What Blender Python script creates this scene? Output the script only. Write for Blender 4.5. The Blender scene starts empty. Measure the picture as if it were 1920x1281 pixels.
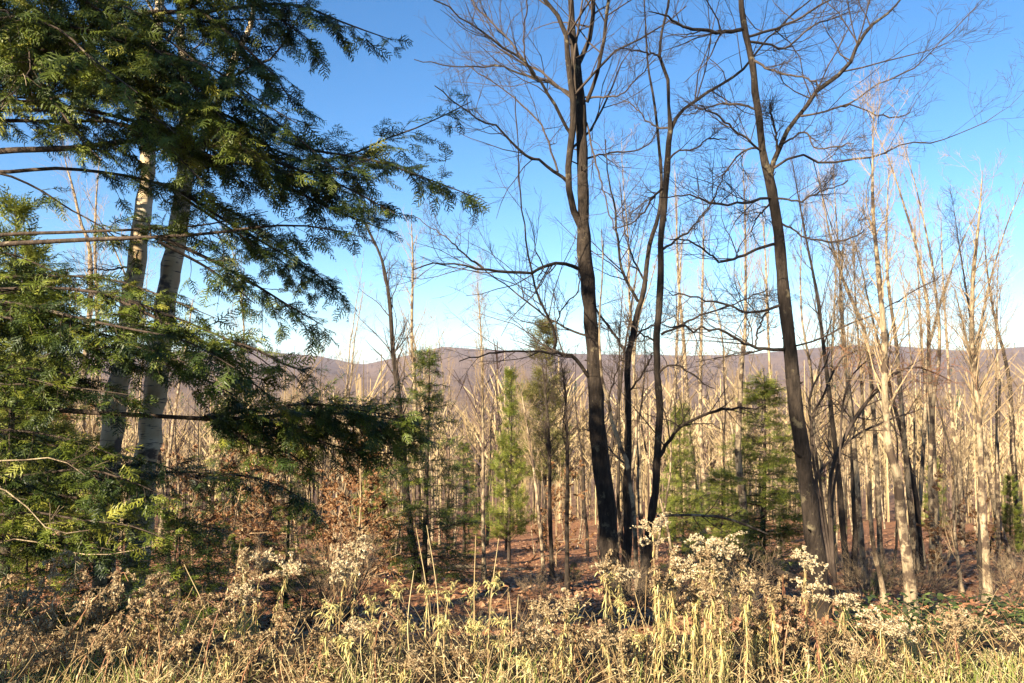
import bpy, math
import numpy as np
R = math.radians
rng = np.random.default_rng(7)
sc = bpy.context.scene
COL = sc.collection

# ------------------------------------------------------------------ camera
PITCH = R(3.0); FPX = 1507.0; EYE = 1.6
cam = bpy.data.cameras.new('camera'); camo = bpy.data.objects.new('camera', cam); COL.objects.link(camo)
camo.location = (0, 0, EYE); camo.rotation_euler = (R(90) + PITCH, 0, 0)
cam.sensor_width = 36; cam.lens = 36 * FPX / 1920.0; cam.clip_start = 0.05; cam.clip_end = 12000
sc.camera = camo
# ------------------------------------------------------------------ sky, sun, exposure
SUN_EL = R(27.0)
SUN_H = np.array([-0.62, -0.785])                  # where the sun stands: behind the camera, to the left
world = bpy.data.worlds.new('World'); sc.world = world; world.use_nodes = True
nt = world.node_tree; bg = nt.nodes['Background']
sky = nt.nodes.new('ShaderNodeTexSky'); sky.sky_type = 'NISHITA'; sky.sun_disc = False
sky.sun_elevation = SUN_EL; sky.sun_rotation = math.atan2(SUN_H[0], SUN_H[1])
sky.altitude = 400; sky.air_density = 1.0; sky.dust_density = 0.15; sky.ozone_density = 3.5
hs = nt.nodes.new('ShaderNodeHueSaturation'); hs.inputs['Saturation'].default_value = 1.2; nt.links.new(sky.outputs[0], hs.inputs['Color']); nt.links.new(hs.outputs[0], bg.inputs[0]); bg.inputs[1].default_value = 0.05
sl = bpy.data.lights.new('sun', 'SUN'); so = bpy.data.objects.new('sun', sl); COL.objects.link(so)
sl.energy = 5.0; sl.angle = R(0.53); sl.color = (1.0, 0.86, 0.65)
sv = np.array([SUN_H[0] * math.cos(SUN_EL), SUN_H[1] * math.cos(SUN_EL), math.sin(SUN_EL)])
from mathutils import Vector
so.rotation_euler = Vector(sv).to_track_quat('Z', 'Y').to_euler(); so.location = (-20, -20, 30)
sc.view_settings.view_transform = 'Standard'; sc.view_settings.look = 'None'
sc.view_settings.exposure = 2.12; sc.view_settings.gamma = 1.0; sc.view_settings.use_curve_mapping = False
sc.cycles.max_bounces = 5; sc.cycles.diffuse_bounces = 1; sc.cycles.transmission_bounces = 4; sc.cycles.transparent_max_bounces = 8
sc.cycles.volume_bounces = 0

# ------------------------------------------------------------------ helpers
def norm(a): return a / np.maximum(np.linalg.norm(a, axis=-1, keepdims=True), 1e-9)
_f = np.array([0, math.cos(PITCH), math.sin(PITCH)]); _u = np.array([0, -math.sin(PITCH), math.cos(PITCH)])
def P(px, py, d):
    """the point seen at photo pixel px, py that stands d metres in front of the camera"""
    v = _f + np.array([1., 0, 0]) * (px - 960) / FPX - _u * (py - 640.5) / FPX
    return np.array([0, 0, EYE]) + v * (d / v[1])
_gy = np.array([-9e3, 4.5, 5.2, 6, 7, 8.5, 10, 15, 25, 35, 60, 120, 200, 300, 450, 900, 1500])
_gz = np.array([0, 0, -.05, -.22, -.62, -.95, -1.25, -2.2, -3.9, -5.5, -9.3, -18, -25, -27, -24, -9, 17])
_rx = np.array([-2600, 0, 480, 520, 600, 675, 760, 830, 1000, 1150, 1300, 1420, 1500, 1600, 1700, 1800, 1870, 1920, 2600, 4200])
_ry = np.array([690, 668, 656, 661, 669, 687, 668, 651, 661, 665, 668, 664, 656, 646, 650, 659, 655, 651, 660, 690])
def ground(x, y):
    x = np.asarray(x, float); y = np.asarray(y, float)
    near = np.interp(y, _gy, _gz)
    px = 960 + x / np.maximum(y, 1) * FPX
    ridge = EYE + (720 - np.interp(px, _rx, _ry)) / FPX * 2600
    t = np.clip((y - 900) / 1700, 0, 1); tb = np.clip((y - 2600) / 1500, 0, 1)
    hill = -9 + (ridge + 9) * t ** 1.25 * (1 - .7 * tb)
    fold = 9 * np.sin(x * .006 + 1) * np.sin(y * .0045) + 5 * np.sin(x * .013 + y * .008) + 3 * np.sin(x * .03 - y * .021)
    fold = fold * np.clip((y - 250) / 500, 0, 1) * (1 - .85 * np.clip((y - 1900) / 700, 0, 1) * (y < 2700))
    z = np.where(y > 900, hill, near) + fold
    w = np.clip((y - 5.5) / 6, 0, 1) * np.clip((600 - y) / 300, 0, 1)
    z = z + w * (.13 * np.sin(x * .55 + 1.3) * np.cos(y * .4) + .06 * np.sin(x * 1.7 + y * 1.1) + .03 * np.sin(x * 3.1 - y * 2.3))
    z = z + np.clip((y - 25) / 60, 0, 1) * np.clip((400 - y) / 200, 0, 1) * 1.0 * np.sin(x * .06 + .5)
    return z
def depth_of_base(px, py):
    for d in np.arange(7.2, 70, .1):
        p = P(px, py, d)
        if p[2] > ground(p[0], p[1]): continue
        return d
    return 70.

class MB:
    def __init__(s): s.v = []; s.q = []; s.t = []; s.tint = []; s.n = 0
    def add(s, v, q=None, t=None, tint=None):
        v = np.asarray(v, float).reshape(-1, 3)
        s.v.append(v)
        if q is not None and len(q): s.q.append(np.asarray(q).reshape(-1, 4) + s.n)
        if t is not None and len(t): s.t.append(np.asarray(t).reshape(-1, 3) + s.n)
        s.tint.append(np.full(len(v), .5) if tint is None else np.broadcast_to(np.asarray(tint, float), (len(v),)))
        s.n += len(v)
    def tubes(s, pts, rad, n=3, tint=None):
        pts = np.asarray(pts, float); rad = np.asarray(rad, float)
        if pts.ndim == 2: pts = pts[None]; rad = rad[None]
        B, K, _ = pts.shape
        if B == 0: return
        tan = norm(np.gradient(pts, axis=1))
        mean = norm(pts[:, -1] - pts[:, 0])
        ref = np.where(np.abs(mean[:, 2:3]) > .8, np.array([[1., 0, 0]]), np.array([[0, 0, 1.]]))
        u = norm(np.cross(tan, ref[:, None, :])); w = np.cross(tan, u)
        a = np.arange(n) * 2 * math.pi / n
        ring = u[:, :, None, :] * np.cos(a)[None, None, :, None] + w[:, :, None, :] * np.sin(a)[None, None, :, None]
        if rad.ndim == 2: rad = rad[:, :, None]
        v = pts[:, :, None, :] + ring * rad[..., None]
        b = np.arange(B)[:, None, None] * K * n; k = np.arange(K - 1)[None, :, None] * n; i = np.arange(n)[None, None, :]; j = (i + 1) % n
        q = np.stack([b + k + i, b + k + j, b + k + n + j, b + k + n + i], -1)
        ti = None if tint is None else np.repeat(np.broadcast_to(np.asarray(tint, float), (B,)), K * n)
        s.add(v, q=q, tint=ti)
    def ribbons(s, st, d, side, L, W, bend, K=4, tint=None, prof=None):
        """flat leaves: start, direction, side vector, length, width; bend pulls the tip down"""
        B = len(st)
        if B == 0: return
        L = np.broadcast_to(L, (B,)); W = np.broadcast_to(W, (B,)); bend = np.broadcast_to(bend, (B,))
        prof = np.array([.45, 1, .85, .08]) if prof is None else np.asarray(prof)
        prof = np.interp(np.linspace(0, 1, K), np.linspace(0, 1, len(prof)), prof)
        p = st.copy(); d = norm(d); out = []
        side = norm(side - d * (side * d).sum(-1, keepdims=True))
        for k in range(K):
            out.append(np.stack([p - side * (W * prof[k] / 2)[:, None], p + side * (W * prof[k] / 2)[:, None]], 1))
            d = norm(d + np.array([0, 0, -1.]) * bend[:, None])
            p = p + d * (L / (K - 1))[:, None]
        v = np.stack(out, 1)
        b = np.arange(B)[:, None] * 2 * K; k = np.arange(K - 1)[None] * 2
        q = np.stack([b + k, b + k + 1, b + k + 3, b + k + 2], -1)
        s.add(v, q=q, tint=None if tint is None else np.repeat(np.broadcast_to(tint, (B,)), 2 * K))
    def stamp(s, tv, tt, M, pos, tint=None):
        """copies of a template (vertices tv, triangles tt) by 3x3 matrices M at pos"""
        B = len(pos)
        if B == 0: return
        v = np.einsum('bij,nj->bni', M, tv) + pos[:, None]
        t = (np.arange(B) * len(tv))[:, None, None] + tt[None]
        s.add(v, t=t, tint=None if tint is None else np.repeat(np.broadcast_to(tint, (B,)), len(tv)))
    def mesh(s, name, smooth=True):
        me = bpy.data.meshes.new(name)
        v = np.concatenate(s.v) if s.v else np.zeros((0, 3))
        q = np.concatenate(s.q) if s.q else np.zeros((0, 4), int); t = np.concatenate(s.t) if s.t else np.zeros((0, 3), int)
        me.vertices.add(len(v)); me.vertices.foreach_set('co', v.astype(np.float32).ravel())
        me.loops.add(q.size + t.size); me.polygons.add(len(q) + len(t))
        me.loops.foreach_set('vertex_index', np.concatenate([q.ravel(), t.ravel()]).astype(np.int32))
        ls = np.concatenate([np.arange(len(q)) * 4, q.size + np.arange(len(t)) * 3]).astype(np.int32)
        me.polygons.foreach_set('loop_start', ls)
        if smooth: me.polygons.foreach_set('use_smooth', np.ones(len(ls), bool))
        at = me.attributes.new('tint', 'FLOAT', 'POINT'); at.data.foreach_set('value', np.concatenate(s.tint).astype(np.float32))
        me.update(calc_edges=True)
        return me
    def build(s, name, mat, parent=None, origin=None, smooth=True):
        if origin is not None: s.v = [a - np.asarray(origin) for a in s.v]
        me = s.mesh(name, smooth)
        if mat: me.materials.append(mat)
        o = bpy.data.objects.new(name, me); COL.objects.link(o)
        if parent is not None: o.parent = parent
        return o
def tag(o, label=None, cat=None, group=None, kind=None):
    for k, v in (('label', label), ('category', cat), ('group', group), ('kind', kind)):
        if v: o[k] = v
    return o
def thing(name, label, cat, loc=(0, 0, 0), group=None):
    o = bpy.data.objects.new(name, None); COL.objects.link(o); o.location = tuple(float(c) for c in loc); o.empty_display_size = .2
    return tag(o, label, cat, group)
def copy_tree(root, loc, rz=0., sx=1., sz=1., label=None, cat=None, group=None, tilt=(0, 0)):
    c = root.copy(); COL.objects.link(c)
    c.location = tuple(float(a) for a in loc); c.rotation_euler = (tilt[0], tilt[1], rz); c.scale = (sx, sx, sz)
    for k in ('label', 'category', 'group'):
        if k in c: del c[k]
    tag(c, label, cat, group)
    for ch in root.children:
        d = ch.copy(); COL.objects.link(d); d.parent = c
        for g in ch.children:
            e = g.copy(); COL.objects.link(e); e.parent = d
    return c
def grow(st, d, L, r0, r1, K, wig, up, rg=rng):
    B = len(st); pts = np.zeros((B, K, 3)); p = st.copy(); d = norm(d)
    L = np.broadcast_to(L, (B,)); up = np.broadcast_to(up, (B,))
    for k in range(K):
        pts[:, k] = p
        d = norm(d + rg.normal(0, wig, (B, 3)) + np.array([0, 0, 1.]) * up[:, None])
        p = p + d * (L / (K - 1))[:, None]
    t = np.linspace(0, 1, K)[None]
    rad = np.broadcast_to(r0, (B,))[:, None] * (1 - t) + np.broadcast_to(r1, (B,))[:, None] * t
    return pts, rad
def sample(pts, rad, idx, t):
    K = pts.shape[1]; f = t * (K - 1); i = np.minimum(f.astype(int), K - 2); w = (f - i)[:, None]
    a = pts[idx, i]; b = pts[idx, i + 1]
    return a * (1 - w) + b * w, norm(b - a), rad[idx, i] * (1 - w[:, 0]) + rad[idx, i + 1] * w[:, 0]
def spawn(pts, rad, n, t0, t1, a0, a1, ratio, up, rr=.6, rg=rng, rmin=.0015, flat=0.):
    B = len(pts); idx = np.repeat(np.arange(B), n)
    if len(idx) == 0: return np.zeros((0, 3)), np.zeros((0, 3)), np.zeros(0), np.zeros(0)
    t = rg.uniform(t0, t1, len(idx)); p, tan, r = sample(pts, rad, idx, t)
    q = rg.normal(0, 1, (len(idx), 3)); q[:, 2] *= (1 - flat); q = norm(q - tan * (q * tan).sum(-1, keepdims=True))
    a = rg.uniform(a0, a1, len(idx))[:, None]
    d = norm(np.cos(a) * tan + np.sin(a) * q + np.array([0, 0, up]))
    plen = np.linalg.norm(np.diff(pts, axis=1), axis=-1).sum(1)[idx]
    L = plen * ratio * (1.1 - .7 * t) * rg.uniform(.55, 1.25, len(idx))
    return p, d, L, np.maximum(r * rr, rmin)
def resample(pts, K):
    pts = np.asarray(pts, float); n = len(pts)
    if n > 2:                                             # Catmull-Rom
        e = np.vstack([2 * pts[0] - pts[1], pts, 2 * pts[-1] - pts[-2]]); out = []
        for i in range(n - 1):
            a, b, c, d = e[i:i + 4]; t = np.linspace(0, 1, 8, endpoint=False)[:, None]
            out.append(.5 * (2 * b + (c - a) * t + (2 * a - 5 * b + 4 * c - d) * t ** 2 + (3 * b - a - 3 * c + d) * t ** 3))
        pts = np.vstack(out + [pts[-1:]])
    s = np.concatenate([[0], np.cumsum(np.linalg.norm(np.diff(pts[:, :3], axis=0), axis=1))])
    return np.stack([np.interp(np.linspace(0, s[-1], K), s, pts[:, k]) for k in range(pts.shape[1])], 1)

# ------------------------------------------------------------------ materials
def newmat(name):
    m = bpy.data.materials.new(name); m.use_nodes = True; nt = m.node_tree; nt.nodes.clear()
    return m, nt, (lambda t, **k: _nd(nt, t, k)), nt.links.new
def _nd(nt, t, k):
    n = nt.nodes.new(t)
    for a, b in k.items(): setattr(n, a, b)
    return n
def ramp(nd, stops, inter='LINEAR'):
    r = nd('ShaderNodeValToRGB'); e = r.color_ramp.elements; r.color_ramp.interpolation = inter
    while len(e) < len(stops): e.new(.5)
    for el, (p, c) in zip(e, stops): el.position = p; el.color = (*c, 1)
    return r
def leaf_mat(name, stops, trans=.35, rough=.55, noise=.25, spec=.25):
    m, nt, nd, lk = newmat(name)
    at = nd('ShaderNodeAttribute', attribute_name='tint'); tc = nd('ShaderNodeNewGeometry')
    nz = nd('ShaderNodeTexNoise'); nz.inputs['Scale'].default_value = 9; lk(tc.outputs['Position'], nz.inputs['Vector'])
    ma = nd('ShaderNodeMath', operation='MULTIPLY_ADD'); lk(nz.outputs['Fac'], ma.inputs[0]); ma.inputs[1].default_value = noise
    sb = nd('ShaderNodeMath', operation='SUBTRACT'); lk(at.outputs['Fac'], sb.inputs[0]); sb.inputs[1].default_value = noise / 2
    lk(sb.outputs[0], ma.inputs[2])
    r = ramp(nd, stops); lk(ma.outputs[0], r.inputs[0])
    b = nd('ShaderNodeBsdfPrincipled'); lk(r.outputs[0], b.inputs['Base Color']); b.inputs['Roughness'].default_value = rough
    b.inputs['Specular IOR Level'].default_value = spec
    t = nd('ShaderNodeBsdfTranslucent'); lk(r.outputs[0], t.inputs['Color'])
    mx = nd('ShaderNodeMixShader'); mx.inputs[0].default_value = trans; lk(b.outputs[0], mx.inputs[1]); lk(t.outputs[0], mx.inputs[2])
    o = nd('ShaderNodeOutputMaterial'); lk(mx.outputs[0], o.inputs[0]); return m
def bark_mat(name, c1, c2, c3=None, scale=7., zs=.25, bump=.5, patch=.62):
    m, nt, nd, lk = newmat(name)
    tc = nd('ShaderNodeTexCoord'); oi = nd('ShaderNodeObjectInfo')
    mp = nd('ShaderNodeMapping'); mp.inputs['Scale'].default_value = (1, 1, zs); lk(tc.outputs['Object'], mp.inputs['Vector'])
    ad = nd('ShaderNodeVectorMath', operation='ADD'); lk(mp.outputs[0], ad.inputs[0]); lk(oi.outputs['Random'], ad.inputs[1])
    n1 = nd('ShaderNodeTexNoise'); n1.inputs['Scale'].default_value = scale * 4; n1.inputs['Detail'].default_value = 6; n1.inputs['Roughness'].default_value = .7; lk(ad.outputs[0], n1.inputs['Vector'])
    r1 = ramp(nd, [(.32, c1), (.68, c2)]); lk(n1.outputs['Fac'], r1.inputs[0]); col = r1.outputs[0]
    if c3:
        n2 = nd('ShaderNodeTexNoise'); n2.inputs['Scale'].default_value = scale; n2.inputs['Detail'].default_value = 4; n2.inputs['Roughness'].default_value = .65; lk(tc.outputs['Object'], n2.inputs['Vector'])
        r2 = ramp(nd, [(patch - .05, (0, 0, 0)), (patch + .03, (1, 1, 1))]); lk(n2.outputs['Fac'], r2.inputs[0])
        mx = nd('ShaderNodeMix', data_type='RGBA'); lk(r2.outputs[0], mx.inputs[0]); lk(col, mx.inputs[6]); mx.inputs[7].default_value = (*c3, 1); col = mx.outputs[2]
    b = nd('ShaderNodeBsdfPrincipled'); lk(col, b.inputs['Base Color']); b.inputs['Roughness'].default_value = .88; b.inputs['Specular IOR Level'].default_value = .2
    bp = nd('ShaderNodeBump'); bp.inputs['Strength'].default_value = bump; bp.inputs['Distance'].default_value = .045; lk(n1.outputs['Fac'], bp.inputs['Height']); lk(bp.outputs[0], b.inputs['Normal'])
    o = nd('ShaderNodeOutputMaterial'); lk(b.outputs[0], o.inputs[0]); return m
def birch_mat():
    m, nt, nd, lk = newmat('birch_bark')
    tc = nd('ShaderNodeTexCoord')
    def nz(scale, sx, sz, det=4):
        mp = nd('ShaderNodeMapping'); mp.inputs['Scale'].default_value = (sx, sx, sz); lk(tc.outputs['Object'], mp.inputs['Vector'])
        n = nd('ShaderNodeTexNoise'); n.inputs['Scale'].default_value = scale; n.inputs['Detail'].default_value = det; lk(mp.outputs[0], n.inputs['Vector']); return n.outputs['Fac']
    r = ramp(nd, [(.3, (.22, .14, .062)), (.5, (.38, .285, .16)), (.7, (.50, .42, .29))]); lk(nz(3, 1.2, 1), r.inputs[0])
    l1 = ramp(nd, [(.57, (0, 0, 0)), (.62, (1, 1, 1))]); lk(nz(4, 1.5, 14), l1.inputs[0])
    l2 = ramp(nd, [(.58, (0, 0, 0)), (.63, (1, 1, 1))]); lk(nz(2.2, 1.5, 2.2, 6), l2.inputs[0])
    mxx = nd('ShaderNodeMath', operation='MAXIMUM'); lk(l1.outputs[0], mxx.inputs[0]); lk(l2.outputs[0], mxx.inputs[1])
    mx = nd('ShaderNodeMix', data_type='RGBA'); lk(mxx.outputs[0], mx.inputs[0]); lk(r.outputs[0], mx.inputs[6]); mx.inputs[7].default_value = (.055, .04, .03, 1)
    b = nd('ShaderNodeBsdfPrincipled'); lk(mx.outputs[2], b.inputs['Base Color']); b.inputs['Roughness'].default_value = .7
    bp = nd('ShaderNodeBump'); bp.inputs['Strength'].default_value = .4; bp.inputs['Distance'].default_value = .01; lk(nz(4, 1.5, 14), bp.inputs['Height']); lk(bp.outputs[0], b.inputs['Normal'])
    o = nd('ShaderNodeOutputMaterial'); lk(b.outputs[0], o.inputs[0]); return m
def ground_mat():
    m, nt, nd, lk = newmat('leaf_litter_ground')
    g = nd('ShaderNodeNewGeometry')
    def nz(scale, det=6, ro=.65):
        n = nd('ShaderNodeTexNoise'); n.inputs['Scale'].default_value = scale; n.inputs['Detail'].default_value = det; n.inputs['Roughness'].default_value = ro; lk(g.outputs['Position'], n.inputs['Vector']); return n.outputs['Fac']
    vo = nd('ShaderNodeTexVoronoi'); vo.inputs['Scale'].default_value = 11; lk(g.outputs['Position'], vo.inputs['Vector'])
    r = ramp(nd, [(.1, (.075, .032, .016)), (.45, (.20, .092, .046)), (.75, (.33, .17, .085)), (1, (.44, .27, .15))])
    mxa = nd('ShaderNodeMix', data_type='RGBA'); mxa.inputs[0].default_value = .5; lk(nz(2.2), mxa.inputs[6]); lk(vo.outputs['Color'], mxa.inputs[7]); lk(mxa.outputs[2], r.inputs[0])
    rf = ramp(nd, [(.3, (.075, .050, .042)), (.55, (.13, .088, .062)), (.75, (.095, .066, .062))]); lk(nz(.012, 10, .75), rf.inputs[0])
    sx = nd('ShaderNodeSeparateXYZ'); lk(g.outputs['Position'], sx.inputs[0])
    mr = nd('ShaderNodeMapRange'); lk(sx.outputs[1], mr.inputs[0]); mr.inputs[1].default_value = 60; mr.inputs[2].default_value = 220
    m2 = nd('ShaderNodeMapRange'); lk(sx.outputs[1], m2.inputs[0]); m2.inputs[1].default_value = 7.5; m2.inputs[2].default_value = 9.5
    ms = nd('ShaderNodeMix', data_type='RGBA'); lk(m2.outputs[0], ms.inputs[0]); ms.inputs[6].default_value = (.045, .03, .017, 1); lk(r.outputs[0], ms.inputs[7])      # shade among and behind the verge weeds, put into the ground colour
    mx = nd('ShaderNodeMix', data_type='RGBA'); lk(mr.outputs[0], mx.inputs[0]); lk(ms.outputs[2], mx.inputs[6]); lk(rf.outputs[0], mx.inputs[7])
    b = nd('ShaderNodeBsdfPrincipled'); lk(mx.outputs[2], b.inputs['Base Color']); b.inputs['Roughness'].default_value = .95; b.inputs['Specular IOR Level'].default_value = .1
    bp = nd('ShaderNodeBump'); bp.inputs['Strength'].default_value = .8; bp.inputs['Distance'].default_value = .04; lk(vo.outputs['Distance'], bp.inputs['Height']); lk(bp.outputs[0], b.inputs['Normal'])
    o = nd('ShaderNodeOutputMaterial'); lk(b.outputs[0], o.inputs[0]); return m
M = dict(
    maple=bark_mat('maple_bark', (.010, .007, .005), (.052, .038, .027), (.13, .105, .062), 5, .25, 1., .65),
    twig=bark_mat('twig_bark', (.028, .020, .015), (.085, .062, .046), None, 8, .4, .2),
    pale=bark_mat('pale_bark', (.10, .072, .043), (.42, .325, .20), (.07, .048, .032), 4, .3, .9, .53),
    paletwig=bark_mat('pale_twig_bark', (.18, .122, .068), (.36, .262, .15), None, 8, .4, .2),
    hembark=bark_mat('hemlock_bark', (.020, .014, .010), (.085, .060, .042), (.20, .16, .11), 6, .3, .6, .66),
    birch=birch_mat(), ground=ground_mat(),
    hemlock=leaf_mat('hemlock_needles', [(0, (.008, .018, .005)), (.38, (.028, .046, .008)), (.72, (.105, .130, .014)), (1, (.24, .23, .035))], .16, .5, .3, .3),
    pine=leaf_mat('pine_needles', [(0, (.04, .06, .011)), (.5, (.14, .165, .024)), (1, (.27, .26, .05))], .3),
    browntop=leaf_mat('browned_needles', [(0, (.05, .052, .015)), (.5, (.12, .115, .03)), (1, (.19, .15, .05))], .3),
    copper=leaf_mat('copper_beech_leaves', [(0, (.09, .04, .018)), (.5, (.22, .10, .04)), (1, (.40, .25, .12))], .4),
    litter=leaf_mat('fallen_leaves', [(0, (.08, .032, .016)), (.5, (.25, .115, .055)), (1, (.46, .29, .16))], .15),
    gold=leaf_mat('yellowed_leaves', [(0, (.22, .14, .055)), (.4, (.47, .37, .15)), (.75, (.60, .52, .20)), (1, (.53, .53, .22))], .4),
    dry=leaf_mat('dry_weed', [(0, (.06, .03, .015)), (.3, (.22, .13, .06)), (.65, (.48, .35, .17)), (1, (.66, .56, .31))], .35),
    fluff=leaf_mat('seed_fluff', [(0, (.26, .17, .09)), (.5, (.50, .38, .22)), (1, (.72, .61, .40))], .45, .9, .3, .05),
    grass=leaf_mat('grass_blades', [(0, (.12, .20, .035)), (.45, (.28, .33, .07)), (.75, (.50, .44, .17)), (1, (.58, .50, .28))], .4),
    green=leaf_mat('bramble_leaves', [(0, (.03, .03, .012)), (.5, (.05, .075, .02)), (1, (.13, .16, .045))], .35),
    redstem=leaf_mat('red_stems', [(0, (.10, .035, .02)), (.6, (.22, .10, .05)), (1, (.36, .22, .12))], .1),
    farwood=leaf_mat('far_bare_trees', [(0, (.03, .055, .02)), (.18, (.045, .07, .025)), (.22, (.062, .045, .048)), (.45, (.125, .085, .068)), (.7, (.26, .19, .10)), (1, (.38, .295, .165))], .1, .9, .02, .05),
)

# ------------------------------------------------------------------ ground sheet with the valley and the hills
ys = np.unique(np.concatenate([[-4000, -1500, -500, -150, -50, -20, -8, -3, 0, 2], np.arange(3, 12, .45), np.arange(12, 40, .8), np.arange(40, 130, 3), np.arange(130, 400, 14), np.arange(400, 1000, 30), np.arange(1000, 3000, 50), [3100, 3400, 4000, 5200, 7000]]))
xs = np.concatenate([np.arange(0, 12, .6), np.arange(12, 40, 1.8), np.arange(40, 120, 4), np.arange(120, 400, 12), np.arange(400, 2200, 36), [2400, 2800, 3500, 5000, 7000]])
xs = np.concatenate([-xs[:0:-1], xs])
X, Y = np.meshgrid(xs, ys); Z = ground(X, Y)
nx = len(xs); i = (np.arange(len(ys) - 1)[:, None] * nx + np.arange(nx - 1)[None]).ravel()
mb = MB(); mb.add(np.stack([X, Y, Z], -1), q=np.stack([i, i + 1, i + nx + 1, i + nx], -1))
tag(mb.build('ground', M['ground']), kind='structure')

# ------------------------------------------------------------------ bare trees
def branch_out(limbs, lrad, rg, levels, mb, n=3, up=.06, wig=.155):
    """twigs on a stack of limb polylines; levels = (count, ratio, a0, a1, K)"""
    pts, rad = limbs, lrad
    for (cnt, ratio, a0, a1, K, t0) in levels:
        p, d, L, r = spawn(pts, rad, cnt, t0, .98, a0, a1, ratio, up, .5, rg, .0017)
        L = np.clip(L, .12, 3.2)
        pts, rad = grow(p, d, L, r, np.maximum(r * .35, .0012), K, wig, up, rg)
        mb.tubes(pts, rad, n)
    return mb
def traced_tree(name, label, cat, d, trunk, limbs, bark, twig, seed, K=60, levels=None, group=None, nside=16, flare=1.28, sink=.25, limb_n=7):
    """trunk and limbs read from the photograph as (px, py, width px); each limb leaves towards or away from the camera by dd metres"""
    rg = np.random.default_rng(seed)
    px, py, w = trunk[0]; base = P(px, py, d); base[2] = min(base[2], float(ground(base[0], base[1])) ) - .02
    root = thing(name, label, cat, base, group)
    pts = np.array([np.append(P(a, b, d), c * .5 * d / FPX) for a, b, c in trunk])
    pts[0, :3] = base; low = pts[0].copy(); low[2] -= sink; low[3] *= 1.1
    pts = resample(np.vstack([low[None], pts]), K)
    rad = pts[:, 3:4] * .93 * (1 + rg.normal(0, .06, (K, nside)) + .05 * np.sin(np.arange(nside) * 2.7 + 1)[None] + .07 * rg.normal(0, 1, (K, 1)) * (rg.uniform(0, 1, (K, 1)) < .25)) * (1 + (flare - 1) * np.exp(-np.maximum(pts[:, 2:3] - base[2], 0) / .22) * (.7 + .3 * np.cos(np.arange(nside) * 2.1)[None]))
    jig = rg.normal(0, 1, (K, 2)); jig = (jig + np.roll(jig, 1, 0)) * .06 * pts[:, 3:4]
    cen = pts[:, :3].copy(); cen[:, :2] += jig
    m = MB(); m.tubes(cen[None], rad[None], nside)
    if nside >= 14:
        sp, sdir, sL, sr = spawn(cen[None], rad.mean(1)[None], 9, .08, .7, 1.0, 1.5, .01, .2, .16, rg); q, qr = grow(sp, sdir, rg.uniform(.12, .3, 9), sr, sr * .7, 4, .12, 0, rg); m.tubes(q, qr, 6)
    m.build('trunk', bark, root, base)
    levels = levels or [(12, .52, .45, 1.05, 6, .12), (6, .55, .4, 1.05, 5, .15), (3, .6, .4, 1.0, 3, .2)]
    for li, L in enumerate(limbs):
        dd, path = L[0], L[1:]
        n = len(path); s = np.linspace(0, 1, n)
        lp = np.array([np.append(P(a[0], a[1], d + dd * t), a[2] * .44 * d / FPX) for a, t in zip(path, s)])
        lp = resample(lp, 18)
        lp[1:, :3] += rg.normal(0, .007, (17, 3)) * (1 + np.linspace(0, 1, 17)[:, None])
        m = MB(); m.tubes(lp[:, :3], lp[:, 3], limb_n); lo = m.build('limb', bark if path[0][2] > 6 else twig, root, base)
        m = branch_out(lp[None, :, :3], lp[None, :, 3], rg, levels, MB())
        tag(m.build('twig_spray', twig, lo, base), kind='stuff')
    return root
A_D = 12.5
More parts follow.
